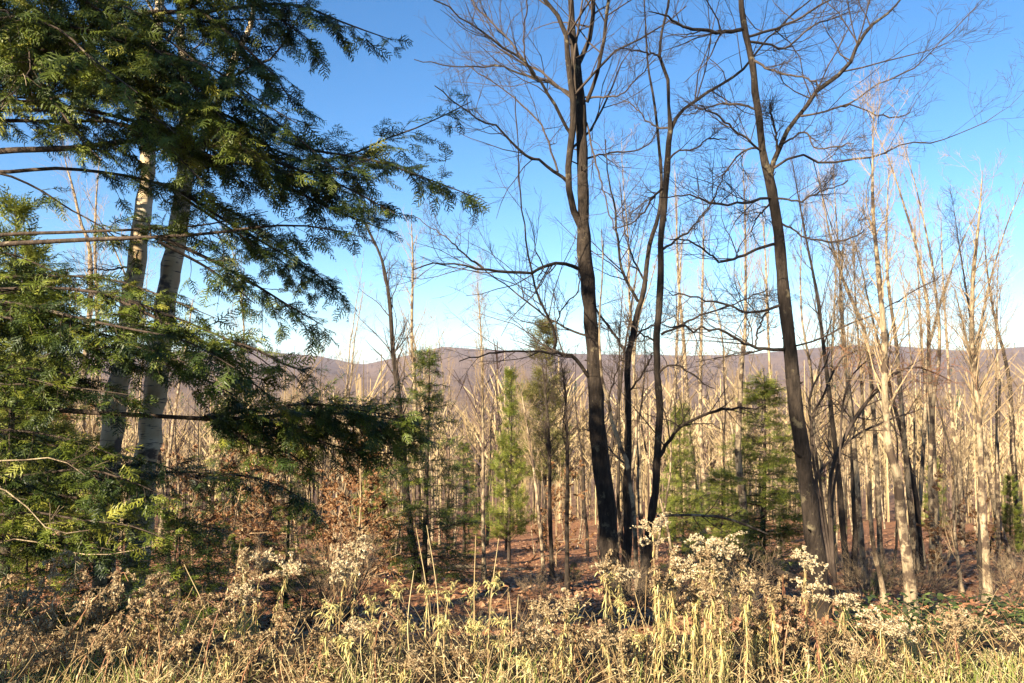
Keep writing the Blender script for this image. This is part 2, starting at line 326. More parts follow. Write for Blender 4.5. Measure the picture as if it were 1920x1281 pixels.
traced_tree('maple_tree', 'tall dark bare maple just right of centre, its trunk doubling and forking high up', 'tree', A_D,
    [(1152, 1112, 44), (1144, 1040, 40), (1138, 950, 36), (1124, 850, 34), (1118, 750, 31), (1112, 650, 28), (1104, 560, 28), (1097, 480, 29), (1093, 430, 27), (1092, 350, 22), (1091, 280, 22), (1088, 220, 25), (1085, 170, 22), (1080, 120, 20), (1074, 60, 13), (1070, 0, 11), (1066, -150, 8), (1060, -420, 3)],
    [(-.5, (1092, 432, 17), (1078, 400, 15), (1067, 350, 14), (1065, 300, 14), (1073, 240, 15), (1074, 180, 14), (1066, 110, 12), (1056, 50, 10), (1022, 0, 8), (990, -80, 6), (960, -240, 3)),
     (.5, (1086, 118, 11), (1108, 62, 10), (1112, 0, 9), (1120, -120, 6), (1135, -300, 3)),
     (-.8, (1100, 192, 9), (1115, 150, 8), (1126, 110, 8), (1136, 30, 7), (1140, 0, 7), (1150, -150, 5), (1165, -320, 2)),
     (-1.4, (1075, 258, 8), (1059, 235, 7), (1043, 201, 7), (1019, 161, 6), (1002, 141, 6), (982, 114, 5), (942, 87, 5), (895, 57, 4), (858, 30, 3), (828, 7, 3), (770, -30, 2)),
     (1.2, (1078, 183, 7), (1043, 161, 6), (1009, 148, 5), (976, 138, 5), (952, 127, 4), (929, 124, 4), (882, 126, 3), (828, 121, 3), (774, 114, 2)),
     (-1.2, (1066, 342, 8), (1036, 319, 7), (1009, 302, 6), (992, 295, 6), (962, 268, 5), (929, 238, 4), (888, 218, 3), (850, 190, 3), (815, 160, 2)),
     (1.5, (1046, 322, 5), (1023, 252, 4), (1009, 228, 4), (989, 208, 4), (949, 171, 3), (908, 144, 3), (870, 118, 2)),
     (-.6, (1004, 140, 4), (984, 112, 4), (982, 60, 3), (988, 10, 3), (992, -60, 2)),
     (.9, (985, 116, 5), (950, 70, 4), (915, 35, 4), (880, 0, 3), (840, -40, 2)),
     (-1.6, (1092, 507, 9), (1066, 497, 8), (1043, 494, 7), (1019, 500, 7), (992, 510, 6), (942, 509, 6), (908, 505, 5), (875, 499, 4), (828, 492, 3), (808, 495, 3), (774, 505, 2)),
     (.6, (908, 505, 4), (875, 480, 4), (841, 450, 3), (814, 430, 2), (780, 405, 2)),
     (1.0, (1103, 630, 5), (1076, 622, 5), (1043, 605, 4), (1019, 591, 4), (992, 567, 4), (955, 541, 3), (918, 512, 3), (890, 490, 2)),
     (-1.3, (1108, 712, 9), (1092, 690, 8), (1076, 668, 8), (1056, 665, 7), (1036, 661, 6), (1009, 660, 5), (975, 658, 4), (942, 660, 4), (908, 667, 3), (860, 679, 2)),
     (-1.0, (1038, 661, 7), (1042, 638, 8), (1039, 618, 6), (1026, 591, 5), (1009, 558, 5), (996, 507, 4), (989, 464, 4), (985, 430, 3), (975, 350, 3), (970, 250, 2), (968, 180, 2)),
     (.6, (1040, 620, 4), (1056, 577, 3), (1086, 540, 3), (1080, 480, 2)),
     (1.1, (1098, 299, 5), (1127, 289, 4), (1163, 285, 4), (1204, 279, 3), (1224, 258, 3), (1234, 238, 2)),
     (-.9, (1098, 182, 5), (1130, 183, 4), (1163, 178, 3), (1184, 158, 3), (1230, 110, 2)),
     (1.3, (1104, 560, 4), (1125, 590, 4), (1146, 620, 3), (1172, 655, 2)),
     (-.7, (1100, 230, 4), (1120, 320, 4), (1130, 350, 3), (1142, 400, 3), (1155, 440, 2))],
    M['maple'], M['twig'], 11)
B_D = 13.5
traced_tree('maple_tree', 'slender dark maple right of the big forked maple, splitting into a wide V', 'tree', B_D,
    [(1172, 1100, 22), (1178, 985, 17), (1175, 917, 15), (1178, 850, 14), (1177, 732, 13), (1178, 665, 13), (1187, 631, 12), (1194, 591, 11), (1207, 547, 10), (1217, 463, 9), (1231, 420, 8), (1240, 360, 7), (1236, 280, 6), (1228, 200, 5), (1215, 120, 4), (1210, 40, 3), (1205, -60, 2)],
    [(-.8, (1196, 565, 7), (1184, 541, 6), (1167, 511, 6), (1160, 474, 5), (1157, 440, 5), (1150, 380, 4), (1140, 330, 3), (1136, 260, 2)),
     (.6, (1180, 680, 6), (1160, 640, 5), (1140, 612, 4), (1118, 580, 3)),
     (1.0, (1186, 640, 5), (1205, 620, 4), (1240, 605, 3), (1268, 588, 2)),
     (-.5, (1177, 740, 5), (1205, 700, 4), (1225, 660, 3)),
     (.9, (1210, 530, 5), (1185, 480, 4), (1170, 420, 3), (1160, 350, 2))],
    M['maple'], M['twig'], 12, nside=9)
traced_tree('maple_tree', 'straight thin dark maple with pale grey foot, upper stem forking in a narrow Y', 'tree', 12.0,
    [(1203, 1118, 22), (1211, 1050, 18), (1224, 951, 16), (1230, 900, 15), (1232, 850, 14), (1236, 766, 14), (1231, 665, 13), (1234, 598, 13), (1239, 497, 13), (1241, 430, 12), (1249, 336, 12), (1254, 268, 11), (1257, 242, 10), (1254, 201, 7), (1251, 144, 7), (1237, 111, 6), (1241, 60, 5), (1254, 0, 5), (1262, -120, 3), (1266, -240, 2)],
    [(.8, (1257, 245, 9), (1271, 218, 8), (1282, 204, 7), (1320, 178, 7), (1360, 154, 6), (1391, 134, 6), (1414, 104, 5), (1441, 70, 4), (1461, 54, 4), (1495, 20, 4), (1521, 0, 3), (1570, -50, 2)),
     (-.9, (1240, 627, 6), (1261, 618, 5), (1280, 608, 5), (1317, 591, 4), (1360, 574, 3), (1400, 560, 3), (1440, 540, 2)),
     (.7, (1244, 467, 6), (1262, 453, 5), (1282, 440, 5), (1300, 425, 4), (1334, 382, 3), (1350, 350, 2)),
     (-.7, (1236, 700, 5), (1256, 684, 4), (1280, 690, 3), (1310, 712, 3), (1340, 730, 2)),
     (1.0, (1248, 350, 6), (1225, 370, 5), (1205, 400, 4), (1180, 420, 3), (1150, 428, 2)),
     (-.6, (1251, 300, 5), (1275, 282, 4), (1300, 280, 3), (1330, 260, 3), (1360, 262, 2)),
     (.6, (1254, 240, 5), (1235, 240, 4), (1210, 225, 3), (1190, 200, 3), (1170, 190, 2)),
     (-.8, (1240, 110, 5), (1220, 100, 4), (1195, 95, 3), (1165, 90, 2)),
     (.5, (1231, 640, 5), (1205, 628, 4), (1190, 615, 3), (1170, 590, 2)),
     (-1.0, (1227, 870, 9), (1250, 835, 8), (1275, 803, 7), (1310, 783, 6), (1340, 772, 6), (1375, 765, 5), (1400, 764, 4), (1430, 760, 2))],
    M['maple'], M['twig'], 13, nside=10)
C_D = 9.3
traced_tree('maple_tree', 'large dark bare maple in the right half, leaning left, big pale limb sweeping right', 'tree', C_D,
    [(1541, 1180, 42), (1533, 1052, 37), (1522, 985, 34), (1512, 917, 32), (1505, 850, 30), (1495, 782, 28), (1486, 698, 26), (1478, 631, 25), (1468, 531, 23), (1458, 430, 21), (1454, 400, 20), (1447, 350, 20), (1440, 322, 19), (1431, 285, 15), (1421, 201, 15), (1414, 151, 14), (1406, 101, 13), (1396, 50, 12), (1389, 0, 11), (1384, -150, 7), (1380, -380, 3)],
    [(.6, (1444, 332, 13), (1449, 312, 12), (1458, 285, 11), (1475, 248, 10), (1498, 215, 9), (1522, 188, 9), (1538, 163, 10), (1569, 144, 10), (1589, 124, 9), (1599, 101, 8), (1616, 74, 8), (1632, 50, 7), (1666, 20, 5), (1692, -5, 4), (1740, -60, 2)),
     (-.4, (1457, 290, 5), (1453, 248, 5), (1446, 215, 4), (1444, 195, 3)),
     (-.9, (1501, 218, 5), (1545, 210, 4), (1582, 195, 4), (1616, 181, 3), (1649, 154, 3), (1683, 141, 3), (1710, 131, 3), (1743, 101, 2), (1783, 60, 2), (1817, 27, 2), (1837, 3, 1)),
     (.4, (1575, 199, 4), (1602, 200, 3), (1636, 213, 3), (1679, 220, 3), (1706, 208, 2), (1726, 178, 1)),
     (-.8, (1464, 272, 5), (1495, 253, 4), (1515, 253, 4), (1528, 277, 3), (1569, 275, 3), (1599, 268, 2)),
     (.9, (1450, 316, 6), (1488, 295, 5), (1515, 292, 5), (1541, 305, 5), (1595, 299, 5), (1649, 289, 4), (1683, 273, 3), (1716, 268, 3), (1750, 267, 3), (1783, 258, 2), (1817, 242, 2), (1850, 225, 2), (1884, 205, 1), (1918, 181, 1)),
     (-.7, (1394, 55, 9), (1347, 60, 8), (1314, 57, 7), (1287, 50, 6), (1250, 30, 4), (1220, 25, 2)),
     (.8, (1419, 206, 5), (1381, 195, 5), (1347, 196, 4), (1314, 205, 3), (1280, 221, 2)),
     (-.8, (1428, 284, 5), (1397, 258, 5), (1354, 225, 4), (1327, 208, 3), (1300, 198, 2)),
     (.6, (1431, 283, 5), (1407, 278, 5), (1385, 290, 4), (1370, 310, 4), (1352, 340, 3), (1334, 380, 3), (1310, 412, 2)),
     (-.9, (1448, 371, 6), (1414, 376, 6), (1374, 382, 5), (1337, 382, 5), (1314, 369, 4), (1280, 366, 3), (1240, 372, 2)),
     (.5, (1450, 380, 5), (1430, 395, 4), (1416, 415, 3), (1408, 440, 2)),
     (-.6, (1452, 372, 5), (1501, 376, 4), (1522, 366, 4), (1548, 356, 3), (1589, 339, 2)),
     (.7, (1402, 78, 6), (1441, 84, 5), (1468, 91, 5), (1495, 74, 4), (1522, 50, 4), (1558, 34, 3), (1599, 20, 2)),
     (-.5, (1408, 112, 6), (1441, 128, 5), (1475, 141, 4), (1515, 148, 4), (1537, 162, 4)),
     (.9, (1400, 70, 6), (1448, 57, 6), (1481, 44, 5), (1522, 20, 5), (1555, 0, 4), (1610, -30, 2)),
     (-.8, (1476, 656, 8), (1441, 655, 7), (1407, 648, 6), (1381, 635, 6), (1357, 623, 5), (1320, 616, 4), (1280, 614, 4), (1240, 606, 2)),
     (.3, (1416, 650, 4), (1420, 620, 4), (1430, 600, 4), (1442, 570, 3)),
     (.8, (1465, 572, 6), (1427, 584, 6), (1400, 586, 5), (1364, 571, 5), (1317, 562, 4), (1280, 551, 4), (1250, 548, 2)),
     (-.6, (1456, 457, 7), (1421, 467, 6), (1391, 480, 6), (1354, 490, 5), (1334, 477, 4), (1307, 457, 4), (1280, 452, 3), (1255, 448, 2)),
     (.8, (1486, 650, 4), (1522, 641, 4), (1558, 625, 4), (1609, 601, 4), (1649, 584, 3), (1683, 564, 3), (1733, 537, 3), (1763, 514, 2)),
     (-.7, (1466, 420, 5), (1488, 430, 4), (1515, 447, 4), (1558, 453, 4), (1599, 447, 3), (1619, 433, 2)),
     (.5, (1390, -30, 7), (1360, -60, 6), (1330, -130, 4), (1300, -220, 2)), (-.5, (1386, -90, 7), (1420, -140, 5), (1470, -230, 2))],
    M['maple'], M['twig'], 14)
traced_tree('bare_tree', 'thin crooked bare stem rising from a bend against the big forked maple', 'tree', 12.1,
    [(1196, 1120, 9), (1188, 960, 9), (1176, 872, 9), (1166, 845, 9), (1150, 799, 8), (1140, 752, 7), (1130, 715, 6), (1126, 675, 5), (1124, 600, 4), (1130, 500, 3), (1128, 430, 2)],
    [(.5, (1176, 872, 5), (1150, 850, 4), (1128, 825, 3), (1090, 800, 2)), (-.4, (1140, 750, 4), (1155, 700, 3), (1170, 650, 2))], M['pale'], M['twig'], 15, nside=8, flare=1.2)

def stand_tree(name, label, trunk, seed, d=None, bark='pale', twig='paletwig', n1=26, t0=.35, ang=(.35, .8), ratio=.3, up=.10, group=None, cat='tree', sub=(6, 4), nside=8):
    """a bare tree of the stand behind: traced trunk, grown crown"""
    rg = np.random.default_rng(seed)
    d = d or depth_of_base(trunk[0][0], trunk[0][1])
    base = P(trunk[0][0], trunk[0][1], d); base[2] = float(ground(base[0], base[1])) - .03
    root = thing(name, label, cat, base, group)
    lean = rg.uniform(-.6, .6)
    pts = np.array([np.append(P(a, b, d + lean * k / len(trunk)), c * .5 * d / FPX) for k, (a, b, c) in enumerate(trunk)])
    pts[0, :3] = base; low = pts[0].copy(); low[2] -= .2
    pts = resample(np.vstack([low[None], pts]), 30); pts[:, 3] *= np.linspace(1, .62, 30)
    rad = pts[:, 3:4] * (1 + rg.normal(0, .09, (30, nside))) * (1 + .7 * np.exp(-np.maximum(pts[:, 2:3] - base[2], 0) / .15))
    m = MB(); m.tubes(pts[None, :, :3], rad[None], nside); m.build('trunk', M[bark], root, base)
    tp, tr = pts[None, :, :3], pts[None, :, 3]
    p, dd, L, r = spawn(tp, tr, n1, t0, .99, *ang, ratio, up, .32, rg, .0035)
    L = np.clip(L * rg.uniform(1, 1.5, len(L)), .5, 4.5)
    m = MB()
    lp, lr = grow(p, dd, L, np.minimum(r, .013), np.maximum(r * .25, .0014), 9, .13, up * .6, rg); m.tubes(lp, lr, 4)
    branch_out(lp, lr, rg, [(sub[0], .5, .4, 1.0, 5, .12), (sub[1], .6, .4, 1., 3, .15)], m)
    m.build('crown', M[twig], root, base)
    return root
ST = [
 ('thin dark trunk standing close behind the right-hand maple, straight and bare', [(1595, 1099, 14), (1583, 1018, 12), (1573, 900, 11), (1558, 766, 10), (1548, 682, 9), (1538, 598, 8), (1528, 531, 7), (1518, 480, 6), (1508, 430, 5), (1490, 330, 3), (1482, 280, 1)], 'maple'),
 ('pale thin trunk first to the right of the thin dark trunk', [(1623, 1099, 12), (1613, 985, 11), (1603, 850, 10), (1589, 715, 9), (1580, 600, 7), (1573, 480, 5), (1566, 380, 3), (1562, 300, 1)], 'pale'),
 ('very slim pale trunk leaning left, foot beside the small green pine seedling', [(1660, 1136, 10), (1648, 1070, 9), (1637, 1018, 9), (1623, 850, 7), (1614, 700, 6), (1604, 560, 4), (1600, 450, 2)], 'pale'),
 ('tallest sunlit pale tree right of the big maple, thick mottled foot and broom crown', [(1711, 1170, 25), (1701, 1052, 21), (1691, 985, 19), (1681, 884, 18), (1666, 833, 16), (1659, 732, 15), (1659, 648, 14), (1652, 571, 13), (1646, 497, 12), (1639, 430, 10), (1637, 403, 9), (1636, 336, 7), (1637, 242, 3), (1640, 180, 1)], 'pale'),
 ('darker trunk rising right behind the tallest pale tree', [(1718, 1075, 13), (1710, 980, 12), (1701, 884, 11), (1690, 760, 10), (1680, 640, 9), (1669, 564, 8), (1662, 480, 6), (1664, 380, 4), (1668, 290, 1)], 'pale'),
 ('pale trunk leaning strongly left behind the shrub tangle', [(1652, 1080, 11), (1645, 900, 10), (1634, 720, 9), (1622, 631, 9), (1609, 588, 8), (1589, 547, 8), (1572, 497, 7), (1556, 440, 5), (1540, 360, 3), (1532, 300, 1)], 'pale'),
 ('small pale young tree with wide open forked branches in the right clearing', [(1804, 1113, 9), (1792, 1018, 7), (1788, 951, 6), (1792, 900, 4), (1797, 850, 2)], 'pale'),
 ('tall grey tree with a vase-shaped crown near the right edge', [(1854, 1136, 17), (1849, 1050, 14), (1842, 951, 13), (1839, 850, 12), (1834, 766, 12), (1824, 665, 11), (1822, 598, 11), (1825, 514, 10), (1832, 447, 8), (1838, 380, 5), (1842, 320, 2)], 'pale'),
 ('dark twin trunk touching the grey vase-crowned tree near the right edge', [(1842, 1130, 10), (1838, 1000, 9), (1841, 850, 9), (1832, 740, 8), (1826, 650, 7), (1814, 560, 5), (1800, 470, 3), (1790, 400, 1)], 'maple'),
 ('pale trunk slanting left at the far right edge', [(1900, 1069, 13), (1882, 1010, 12), (1869, 968, 11), (1852, 867, 10), (1836, 760, 8), (1815, 650, 6), (1790, 540, 3)], 'pale'),
 ('dark straight trunk cut close to the right edge of the picture', [(1912, 1040, 13), (1906, 940, 12), (1899, 850, 11), (1894, 732, 9), (1882, 660, 8), (1866, 600, 6), (1850, 500, 4), (1845, 420, 1)], 'maple'),
 ('pale grey trunk between the straight thin maple and the evergreen clump', [(1318, 1010, 15), (1314, 985, 14), (1304, 917, 13), (1293, 860, 12), (1287, 732, 9), (1282, 640, 8), (1272, 520, 6), (1268, 400, 4), (1265, 300, 1)], 'pale'),
 ('brown rough trunk standing in front of the light green evergreen', [(1402, 1070, 20), (1394, 951, 15), (1384, 850, 14), (1390, 698, 10), (1397, 615, 8), (1398, 497, 6), (1396, 380, 4), (1392, 290, 1)], 'pale'),
 ('slim straight trunk left of the light green evergreen', [(1330, 1000, 8), (1318, 880, 8), (1313, 766, 8), (1315, 631, 7), (1318, 497, 5), (1320, 400, 2)], 'pale'),
 ('slim grey trunk peeping past the left side of the leaning right-hand maple', [(1462, 1045, 8), (1455, 900, 8), (1447, 760, 7), (1441, 640, 6), (1436, 500, 5), (1430, 400, 2)], 'pale'),
 ('dark trunk left of centre with branches sweeping out to the left', [(788, 1090, 17), (768, 985, 14), (757, 867, 14), (752, 800, 13), (747, 732, 12), (737, 665, 12), (732, 581, 10), (725, 531, 9), (714, 480, 8), (700, 450, 6), (680, 405, 3), (670, 370, 1)], 'maple'),
 ('pale upright trunk just right of the dark left-centre trunk', [(806, 1060, 11), (795, 930, 10), (782, 800, 9), (775, 682, 9), (772, 631, 8), (774, 497, 6), (772, 430, 3), (772, 390, 1)], 'pale'),
 ('slim straight pole of a tree between small hemlock and orange-topped pine', [(908, 1086, 8), (906, 985, 7), (906, 850, 7), (903, 665, 5), (898, 564, 3), (894, 520, 1)], 'pale'),
 ('slim dark pole left of the big forked maple, nearest to it', [(1064, 1110, 9), (1063, 985, 9), (1064, 850, 8), (1060, 740, 6), (1052, 680, 3)], 'maple'),
 ('slim dark pole second to the left of the big forked maple', [(1035, 1080, 8), (1031, 950, 8), (1030, 830, 7), (1022, 730, 5), (1015, 670, 2)], 'maple'),
 ('crooked thin pale pole in the middle of the woods clearing', [(1020, 1075, 7), (1010, 960, 7), (998, 860, 6), (985, 780, 5), (975, 720, 2)], 'pale'),
 ('pale forked tree behind the birches, seen between hemlock boughs', [(150, 1010, 15), (152, 850, 14), (158, 700, 13), (170, 560, 12), (168, 464, 10), (152, 420, 8), (136, 350, 6), (122, 300, 3), (115, 240, 1)], 'pale'),
 ('pale thin stem parallel to the forked tree behind the birches', [(176, 1000, 9), (180, 800, 9), (182, 600, 8), (178, 470, 7), (180, 380, 5), (186, 300, 2)], 'pale'),
 ('bleached dead sapling with bent branches behind the low hemlock bough', [(662, 1060, 8), (655, 960, 8), (650, 880, 7), (640, 830, 5), (628, 790, 2)], 'pale'),
 ('thin leaning pole right of the second birch', [(300, 1010, 9), (312, 900, 9), (330, 760, 7), (350, 640, 5), (362, 560, 2)], 'pale'),
 ('pale thin trunk between the tallest pale tree and the vase-crowned tree', [(1762, 1050, 9), (1750, 900, 9), (1738, 760, 7), (1728, 640, 6), (1722, 520, 4), (1716, 420, 1)], 'pale'),
 ('thin grey trunk just left of the vase-crowned tree, bare to half height', [(1806, 1030, 8), (1800, 900, 8), (1784, 780, 7), (1776, 650, 6), (1768, 520, 4), (1764, 400, 1)], 'pale'),
 ('slender pale pole right of the straight thin maple', [(1262, 1010, 8), (1258, 900, 8), (1264, 760, 7), (1270, 620, 6), (1276, 500, 4), (1280, 420, 1)], 'pale'),
 ('pale thin pole just right of the thick leaning maple trunk', [(1568, 1060, 8), (1560, 950, 8), (1556, 820, 7), (1560, 680, 6), (1566, 540, 4), (1570, 430, 1)], 'pale'),
]
for k, (lab, tr, b) in enumerate(ST):
    small = 'small pale young' in lab or 'sapling' in lab
    stand_tree('bare_tree', lab, tr, 100 + k, bark=b, twig='twig' if b == 'maple' else 'paletwig', n1=16 if small else [32, 36, 28, 34][k % 4], t0=.25 if small else [.5, .45, .58, .4][k % 4], ang=[(.25, .65), (.25, .6), (.2, .5), (.3, .85)][k % 4], ratio=.4 if small else [.17, .18, .2, .16][k % 4], up=[.12, .1, .14, .08][k % 4])
# ------------------------------------------------------------------ the crowded stand further back: copies of a few grown trees
def archetype(seed, H, r, n1, t0, ang, ratio, bark, twig, crook=.05, sub=(5, 4)):
    rg = np.random.default_rng(seed)
    pts, rad = grow(np.zeros((1, 3)) - np.array([0, 0, .4]), np.array([[rg.normal(0, .06), rg.normal(0, .06), 1.]]), H, r, r * .06, 26, crook, .05, rg)
    root = thing('bare_tree', None, None); m = MB(); m.tubes(pts, rad, 6); m.build('trunk', M[bark], root)
    p, d, L, rr = spawn(pts, rad, n1, t0, .97, *ang, ratio, .05, .3, rg, .004); L = np.clip(L, .3, 5); rr = np.minimum(rr, .02)
    m = MB(); lp, lr = grow(p, d, L, rr, np.maximum(rr * .3, .003), 7, .11, .1, rg); m.tubes(lp, lr, 3)
    a, b, c, e = spawn(lp, lr, sub[0], .15, .98, .4, .95, .42, .1, .55, rg, .003); p2, r2 = grow(a, b, c, e, e * .5, 5, .15, .08, rg); m.tubes(p2, r2, 3)
    a, b, c, e = spawn(p2, r2, sub[1], .2, .98, .4, .9, .5, .08, .6, rg, .003); p3, r3 = grow(a, b, c, e, e * .6, 3, .15, .05, rg); m.tubes(p3, r3, 3)
    m.build('crown', M[twig], root); return root
ARCH = [archetype(500, 9.5, .060, 22, .45, (.4, .9), .18, 'pale', 'paletwig'), archetype(501, 11, .075, 24, .5, (.35, .8), .2, 'pale', 'paletwig'),
        archetype(502, 8, .042, 20, .25, (.6, 1.2), .17, 'pale', 'paletwig', .07), archetype(503, 10, .085, 22, .35, (.6, 1.1), .24, 'maple', 'twig'),
        archetype(504, 6, .030, 16, .2, (.6, 1.2), .22, 'pale', 'paletwig', .09), archetype(505, 12, .090, 24, .58, (.4, .9), .2, 'pale', 'paletwig', .035),
        archetype(506, 7, .040, 22, .12, (.9, 1.5), .18, 'pale', 'paletwig', .05), archetype(507, 9, .055, 20, .3, (.6, 1.2), .2, 'maple', 'paletwig', .06),
        archetype(508, 7.5, .035, 12, .4, (.5, 1.3), .16, 'maple', 'twig', .08, (4, 3)), archetype(509, 10, .05, 14, .6, (.4, 1.), .16, 'pale', 'paletwig', .05, (4, 3))]
rg = np.random.default_rng(91); used = [False] * len(ARCH); taken = []
ZONES = [  # photo x from, to, how many, nearest, farthest metres, label, group
    (1480, 1960, 42, 18, 58, 'slim bare pole crowded among others behind the tall pale trees at right', 'slim poles of the right-hand stand'),
    (1130, 1480, 30, 19, 58, 'slim bare pole in the crowded stand between the dark maples', 'slim poles between the maples'),
    (800, 1130, 32, 20, 58, 'slim bare pole in the thicket behind the leafy clearing at centre', 'slim poles behind the clearing'),
    (480, 800, 32, 18, 58, 'slim bare pole in the brown thicket left of centre below the ridge', 'slim poles left of centre'),
    (-60, 480, 40, 17, 58, 'slim bare pole standing in the woods behind the birches at left', 'slim poles behind the birches')]
ANCH = [(-200, 'left picture edge'), (205, 'golden birch'), (275, 'shaded birch'), (480, 'copper beeches under the low bough'), (758, 'dark left-centre trunk'), (906, 'slim centre pole'), (1130, 'big forked maple'), (1230, 'straight thin maple'), (1388, 'brown rough trunk'), (1508, 'leaning right-hand maple'), (1685, 'tallest pale tree'), (1840, 'vase-crowned tree')]
ORD = 'first second third fourth fifth sixth seventh eighth ninth tenth eleventh twelfth thirteenth fourteenth fifteenth sixteenth'.split()
POLES = []
def pole_label(px, d, lab, grp):
    if d > 34: return lab, grp
    POLES.append((px, d)); return '@%d' % (len(POLES) - 1), 'nearer slim poles of the stand'
for (x0, x1, n, d0, d1, lab, grp) in ZONES:
    k = 0; tries = 0
    while k < n and tries < 2000:
        tries += 1
        d = d0 * (d1 / d0) ** rg.uniform(0, 1) ; px = rg.uniform(x0, x1); x = (px - 960) / FPX * d
        if any((x - a) ** 2 + (d - b) ** 2 < .8 for a, b in taken): continue
        if 690 < px < 1120 and d < 27 or 1310 < px < 1500 and d < 22: continue                      # the open leafy clearing
        taken.append((x, d)); a = int(rg.integers(len(ARCH)))
        if px < 1130: s = rg.uniform(.6, 1.05)
        else: s = rg.uniform(.75, 1.15)
        if 480 < px < 1130: s *= .8 + .35 * (d > 35)
        my, mg = pole_label(px, d, lab, grp)
        z = float(ground(x, d)); kw = dict(label=my, cat='tree', group=mg, tilt=(rg.normal(0, .05), rg.normal(0, .06)))
        sz = s * rg.uniform(.9, 1.1)
        if not used[a]:
            o = ARCH[a]; used[a] = True; tag(o, my, 'tree', mg); o.location = (x, d, z); o.rotation_euler = (0, 0, rg.uniform(0, 6.3)); o.scale = (s, s, sz)
        else: copy_tree(ARCH[a], (x, d, z), rg.uniform(0, 6.3), s, sz, **kw)
        k += 1

seen = {}
for i in sorted(range(len(POLES)), key=lambda i: POLES[i][0]):
    an = [n for x, n in ANCH if x < POLES[i][0]][-1]; seen.setdefault(an, []).append(i)
names = {}
for an, ids in seen.items():
    for r, i in enumerate(ids): names['@%d' % i] = 'slim bare pole, %s to the right of the %s' % (ORD[min(r, 15)], an)
for o in COL.objects:
    if str(o.get('label', '')).startswith('@'): o['label'] = names[o['label']]

# ------------------------------------------------------------------ far-off bare woods on the valley side and the hills: one mass
def far_woods():
    rg = np.random.default_rng(33); m = MB()
    # template: a bare tree of thin strips
    for kind in range(4):
        tv, tt = [], []
        def strip(a, b, w):
            a = np.array(a, float); b = np.array(b, float); n = len(tv)
            s = np.array([rg.normal(), rg.normal(), 0]); s = s / np.linalg.norm(s) * w
            tv.extend([a - s, a + s, b + s * .3, b - s * .3]); tt.extend([(n, n + 1, n + 2), (n, n + 2, n + 3)])
        if kind < 3:
            strip((0, 0, -.05), (0, 0, .95), .0065); strip((0, 0, -.05), (.03, 0, .85), .0065)
            for q in range(10):
                z = rg.uniform(.3, .75); a = rg.uniform(0, 6.3); l = rg.uniform(.12, .28)
                e = (l * math.cos(a) * .75, l * math.sin(a) * .75, z + l * rg.uniform(.7, 1.3)); strip((0, 0, z), e, .0065)
                f = rg.uniform(.4, .8); mid = np.array([e[0] * f, e[1] * f, z + (e[2] - z) * f]); a += rg.normal(0, .8)
                strip(mid, mid + np.array([math.cos(a) * .09, math.sin(a) * .09, .1]), .0055)
        else:
            for q in range(34):
                z = rg.uniform(.06, .95); a = rg.uniform(0, 6.3); l = .26 * (1 - z) + .03
                strip((0, 0, z + .05), (l * math.cos(a), l * math.sin(a), z - .05), .028)
        tv = np.array(tv); tt = np.array(tt)
        for (lo, hi, n) in ((60, 140, 900), (140, 420, 1500), (420, 1000, 1900), (1000, 2650, 2000), (2420, 2640, 900)):
            n = int(n * (.33 if kind < 3 else .09))
            d = lo * (hi / lo) ** rg.uniform(0, 1, n); px = rg.uniform(-250, 2170, n); x = (px - 960) / FPX * d
            if kind == 3:                                                # evergreens keep to a few patches
                keep = (np.sin(x * .011 + 1.1) * np.cos(d * .006 + .4) > .35) & (d > 230); x, d = x[keep], d[keep]; n = len(d)
                dark = np.clip(.02 + .14 * rg.uniform(0, 1, n), 0, .16)
            else: dark = np.clip(rg.normal(0, .2, n) * np.interp(d, [60, 900], [1, .5]) + np.interp(d, [60, 300, 900, 1600], [.72, .68, .5, .34]) + .06 * np.sin(x * .02), .23, 1)
            h = rg.uniform(9, 15, n) * np.interp(d, [60, 140, 1500, 2600], [1.0, 1.1, 1.1, 1.25]); w = h * rg.uniform(.8, 1.25, n) * np.interp(d, [60, 400, 2600], [1, 1.2, 2.2])
            a = rg.uniform(0, 6.3, n); Mx = np.zeros((n, 3, 3)); Mx[:, 0, 0] = np.cos(a) * w; Mx[:, 0, 1] = -np.sin(a) * w; Mx[:, 1, 0] = np.sin(a) * w; Mx[:, 1, 1] = np.cos(a) * w; Mx[:, 2, 2] = h
            m.stamp(tv, tt, Mx, np.stack([x, d, ground(x, d)], -1), dark)
    o = m.build('far_woods', M['farwood'], smooth=False)
    tag(o, 'far-off bare brown woods with green patches covering the valley side and ridge', 'woods', kind='stuff')
far_woods()

